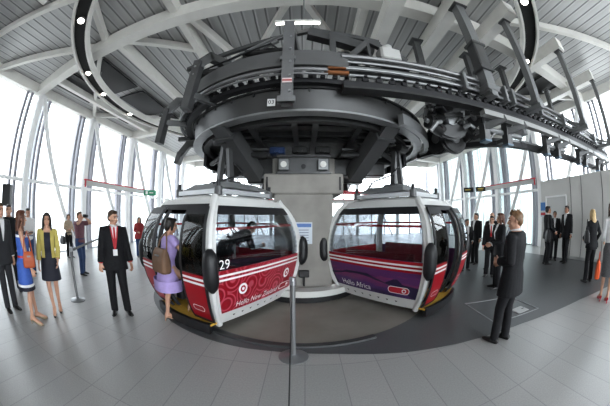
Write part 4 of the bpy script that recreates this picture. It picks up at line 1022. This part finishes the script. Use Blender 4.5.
p = Person('person in dark clothes bending over inside the left cabin', (-1.45, 4.42, .17), (.75, .55), 1.62, lean=.95, feet=[(.12, -.02, 0, .1), (-.12, -.05, 0, -.1)], hands=[(.2, .66, .98), (-.18, .62, .92)], head=(0, -.2), voxel=.010, detail=False)
p.hair(HDK); p.trousers(SUIT); mb = MB(); p.jacket(SUIT, .84, length=.55); mb = MB()
for i in range(2): meshpart(p.sc(MB().tube([p.elb[i].lerp(p.sh[i], .1), p.elb[i], p.wri[i]], [.05, .05, .042], 12)), 'shirt_sleeve', SHIRT, p.t, .010, 2)
p.shoes(SHOE)
# --- right side
p = Person('person in a black suit seen from behind at three quarters, alone in the right foreground', (2.47, 2.14), (-.32, .95), 1.66, skin=SKIN, hands=[(.08, .2, 1.08), (-.08, .2, 1.12)], head=(.5, -.05), feet=[(.10, -.03, 0, .0), (-.09, .05, 0, .1)], palms=[(-1, .3, 0), (1, .3, 0)])
p.hair(HLB, 'tuft'); p.suit(SUIT, hem=.70); 
R_ = 'black suited staff standing right of the cabins'
p = Person('person with hair in a bun and black suit, nearest the right cabin', (4.62, 6.1), (-.3, -.95), 1.48, 'f', voxel=.011, hands=[(.15, .2, 1.0), (-.15, .2, 1.0)])
p.hair(HDK, 'bun'); p.suit(SUIT)
p = Person('person in a black suit in left profile behind the bun haired one', (5.5, 6.7), (-.95, -.1), 1.64, voxel=.011)
p.hair(HDK); p.suit(SUIT)
p = Person('person in a black suit and red tie, middle of the group behind the suited man', (4.78, 5.1), (-.75, -.65), 1.56, voxel=.010, hands=[(.24, .1, .82), (-.2, .2, .9)])
p.hair(HDK); p.suit(SUIT, URED)
p = Person('balding person in a black suit standing behind the red tied one', (5.4, 5.75), (-.9, -.4), 1.65, voxel=.012, detail=False)
p.hair(HBR, 'bald'); p.suit(SUIT)
p = Person('person with long dark red hair mostly hidden behind the suited man', (4.15, 4.1), (-.8, .4), 1.63, 'f', voxel=.010, hands=[(.1, .26, 1.05), (-.1, .26, 1.05)])
p.hair(HRED, 'long'); p.suit(SUIT)
p = Person('person in black suit with shoulder bag, leftmost of the trio by the grey wall', (7.35, 4.75), (.8, -.55), 1.78, voxel=.011, hands=[(.15, .22, .98), (-.22, .1, .9)], skin=SKIN2)
p.hair(HDK); p.suit(SUIT)
w_ = p.world((.30, -.12, .72)); bag('shoulder_bag', 'black shoulder bag hanging by the left one of the trio at the wall', (w_.x, w_.y, w_.z), (.36, .16, .36), BLACK, [(-.12, 0, .3), (-.06, 0, .6), (0, .0, .78), (.06, 0, .6), (.12, 0, .3)], .8)
p = Person('person in a black suit and white shirt, middle of the trio by the grey wall', (8.2, 4.95), (-.85, -.5), 1.62, voxel=.012, skin=SKIN2)
p.hair(HDK); p.suit(SUIT)
p = Person('person in a black suit in left profile, right of the trio by the grey wall', (8.1, 4.3), (-.9, .15), 1.77, voxel=.011, skin=SKIN2, feet=[(.1, -.08, 0, .1), (-.1, .06, 0, -.1)])
p.hair(HDK); p.suit(SUIT)
p = Person('blonde person in black trousers and top with back turned, near the right edge', (6.31, 2.42), (.5, .8), 1.63, 'f', voxel=.009, hands=[(.24, .12, .98), (-.16, .26, 1.05)])
p.hair(HBL, 'wavy'); p.trousers(SUIT, .022); p.jacket(SUIT, .84); p.shoes(SHOE)
w_ = p.world((-.26, -.06, .98)); bag('handbag', 'black handbag on the shoulder of the blonde person', (w_.x, w_.y, w_.z), (.4, .16, .28), BLACK, [(-.12, 0, .24), (-.06, 0, .42), (0, .0, .5), (.06, 0, .42), (.12, 0, .24)], .5)
bag('tote_bag', 'bright orange bag low beside the blonde person at the right', (6.38, 2.14, .10), (.30, .16, .42), mat('bag_orange', (.75, .12, .03), .5), None, .4)
p = Person('person with long brown hair in a white blouse and grey skirt at the right edge', (5.15, 1.43), (.85, .55), 1.75, 'f', heels=True, voxel=.008, feet=[(.09, -.05, 0, .1), (-.06, .08, 0, 0)], hands=[(.22, .12, .9), (-.14, .25, 1.05)])
p.hair(HBR, 'long'); p.top(SHIRT, .9, sleeve=.8); p.dress(mat('skirt_grey', (.10, .10, .105), .8, var=.2, scale=40), .48, 1.06, .0, name='skirt', g=.022); p.shoes(mat('shoe_red', (.4, .015, .03), .3), True)
# ------------------------------------------------------------------ props
def stanchion(loc, label, belt_to=None, bz=.94):
    t = thing('stanchion', label, 'barrier post', loc, 0, 'retractable belt barriers')
    MB().lathe((0, 0, 0), [(.175, 0), (.175, .012), (.16, .022), (.05, .035), (.033, .05)], 32).build('base', mat('base_steel', (.30, .31, .32), .35, .7), t, True)
    MB().cyl((0, 0, .49), .03, .9, 18).build('post', SILVER, t, True)
    MB().cyl((0, 0, .96), .036, .08, 18).build('belt_head', mat('head_steel', (.4, .4, .42), .3, .8), t, True)
    if belt_to:
        d = V(belt_to) - V(loc); d.z = 0
        MB().beam((0, 0, bz), (d.x, d.y, bz), .004, .05).build('belt', BLACK, t)
    return t
stanchion((-.13, 2.58, 0), 'brushed steel barrier post in the centre foreground in front of the pillar', (.02, -1.3, 0))
stanchion((-4.18, 2.91, 0), 'brushed steel barrier post left, between the black dress and the lanyard man', (-6.34, 6.37, 0))
stanchion((-6.34, 6.37, 0), 'far steel barrier post by the left windows at the belt end')

def header(x, y0, y1, z, label, sg):
    t = thing('door_header', label, 'header rail', (x, (y0 + y1) / 2, z))
    MB().box((0, 0, 0), (.12, y1 - y0, .2)).build('beam', mat('header_grey', (.5, .49, .48), .5), t)
    MB().box((sg * .0, 0, .13), (.14, y1 - y0 + .02, .05)).build('red_edge', RED, t)
    MB().box((sg * .07, y0 - (y0 + y1) / 2, -.02), (.05, .06, .32)).build('end_cap', RED, t)
header(XL + .37, 7.3, 12.2, 2.85, 'pale header rail with a red upper edge by the left windows', 1)
header(XR - .37, 7.6, 12.6, 3.02, 'pale header rail with a red upper edge by the right windows', -1)
th = thing('door_header', 'pale header rail with a red edge by the windows far behind the pillar', 'header rail', (-1.5, YB - .37, 2.7))
MB().box((0, 0, 0), (14, .12, .22)).build('beam', MATS['header_grey'], th); MB().box((0, -.01, .14), (14.02, .14, .07)).build('red_edge', RED, th)

def sign(loc, rz, w, h, col, label, marks, name='exit_sign'):
    t = thing(name, label, 'sign', loc, rz)
    MB().bevbox((0, 0, 0), (w, .05, h), .006).build('panel', col, t)
    for (x, z, ww, hh, m) in marks: MB().box((x, -.03, z), (ww, .008, hh)).build('mark', m, t)
    MB().tube([(-w * .3, 0, h / 2), (-w * .3, 0, h / 2 + .25)], .01, 6).build('hanger', LGREY, t); MB().tube([(w * .3, 0, h / 2), (w * .3, 0, h / 2 + .25)], .01, 6).build('hanger', LGREY, t)
    return t
GRN = mat('exit_green', (.02, .28, .14), .4); AMB = mat('sign_amber', (.65, .5, .1), .5); PWH = mat('sign_white', (.85, .9, .85), .5)
sign((-8.6, 12.0, 2.78), .6, .75, .3, GRN, 'green and white exit sign at the far end of the left header rail', [(-.2, 0, .14, .18, PWH), (.08, 0, .24, .05, PWH)])
sign((9.2, 11.9, 2.95), -.6, .62, .26, BLACKM, 'black hanging sign with amber lettering, left one of two at right header', [(-.05, 0, .34, .05, AMB)])
sign((9.85, 11.5, 2.97), -.6, .62, .26, BLACKM, 'black hanging sign with amber lettering, right one of two at right header', [(.0, .03, .36, .04, AMB), (.0, -.05, .3, .03, AMB)])
po = thing('poster', 'small blue and red poster on the wall left of the white door', 'poster', (8.76, 5.93, 1.7))
MB().box((0, 0, 0), (.02, .3, .55)).build('sheet', mat('poster_white', (.6, .65, .7), .5), po)
MB().box((-.012, 0, .1), (.006, .26, .3)).build('picture', mat('poster_blue', (.05, .2, .5), .5), po); MB().box((-.012, 0, -.17), (.006, .26, .1)).build('strip', RED, po)
sp = thing('loudspeaker', 'black loudspeaker on a stand by the windows behind the people at far left', 'loudspeaker', (-8.4, 2.75, 0))
MB().bevbox((0, 0, 2.0), (.36, .34, .62), .02, .9).build('cabinet', BLACK, sp); MB().tube([(0, 0, .05), (0, 0, 1.7)], .02).build('pole', BLACKM, sp)
for k in range(3):
    a = k * 2.1; MB().tube([(0, 0, .5), (.4 * math.cos(a), .4 * math.sin(a), .01)], .014, 6).build('leg', BLACKM, sp)

# ------------------------------------------------------------------ camera and light
cam = bpy.data.cameras.new('camera'); co = bpy.data.objects.new('camera', cam); COL.objects.link(co)
cam.type = 'PANO'; cam.panorama_type = 'FISHEYE_EQUISOLID'; cam.fisheye_lens = 15.0; cam.fisheye_fov = math.radians(200)
cam.sensor_width = 36; cam.sensor_fit = 'HORIZONTAL'; cam.clip_start = .05; cam.clip_end = 500
co.location = (0, 0, 1.65); co.rotation_euler = (math.radians(92.7), 0, 0)
SC.camera = co
wd = bpy.data.worlds.new('world'); SC.world = wd; wd.use_nodes = True; nt = wd.node_tree
bg = nt.nodes['Background']; tc = nt.nodes.new('ShaderNodeTexCoord'); s_ = nt.nodes.new('ShaderNodeSeparateXYZ'); nt.links.new(tc.outputs['Generated'], s_.inputs[0])
r = nt.nodes.new('ShaderNodeValToRGB'); e = r.color_ramp.elements
mr = nt.nodes.new('ShaderNodeMapRange'); mr.inputs['From Min'].default_value = -1; nt.links.new(s_.outputs['Z'], mr.inputs['Value']); nt.links.new(mr.outputs[0], r.inputs['Fac'])
e[0].position = .3; e[0].color = (.44, .44, .43, 1); e[1].position = .5; e[1].color = (.98, .99, 1, 1); x = e.new(.497); x.color = (.74, .75, .75, 1); x = e.new(1.); x.color = (.95, .97, 1, 1)
dt = nt.nodes.new('ShaderNodeVectorMath'); dt.operation = 'DOT_PRODUCT'; dt.inputs[1].default_value = (.75, -.65, 0); nt.links.new(tc.outputs['Generated'], dt.inputs[0])
m2 = nt.nodes.new('ShaderNodeMapRange'); m2.inputs['From Min'].default_value = -1; m2.inputs['To Min'].default_value = .75; m2.inputs['To Max'].default_value = 1.7; nt.links.new(dt.outputs['Value'], m2.inputs['Value'])
mm = nt.nodes.new('ShaderNodeVectorMath'); mm.operation = 'SCALE'; nt.links.new(r.outputs['Color'], mm.inputs[0]); nt.links.new(m2.outputs[0], mm.inputs['Scale'])
nt.links.new(mm.outputs[0], bg.inputs['Color']); bg.inputs['Strength'].default_value = 5.0
def area(loc, rot, sx, sy, power, col=(1, 1, 1)):
    l = bpy.data.lights.new('window_light', 'AREA'); l.shape = 'RECTANGLE'; l.size = sx; l.size_y = sy; l.energy = power; l.color = col
    o = bpy.data.objects.new('window_light', l); COL.objects.link(o); o.location = loc; o.rotation_euler = rot; return l
for nm, loc, rot, sx in (('l', (XL - .2, 6, 2.9), (PI / 2, 0, -PI / 2), 28), ('r', (XR + .2, 6, 2.9), (PI / 2, 0, PI / 2), 28), ('b', (.65, YB + .2, 2.9), (PI / 2, 0, 0), 20), ('f', (.65, YF - .2, 2.9), (-PI / 2, 0, 0), 20)):
    l = area(loc, rot, sx, 5.6, 1); l.cycles.is_portal = True
SC.view_settings.view_transform = 'Standard'; SC.view_settings.look = 'None'; SC.view_settings.exposure = 0.34; SC.view_settings.gamma = .9
SC.cycles.max_bounces = 8; SC.cycles.diffuse_bounces = 4; SC.cycles.glossy_bounces = 4; SC.cycles.transparent_max_bounces = 16
SC.cycles.sample_clamp_indirect = 6
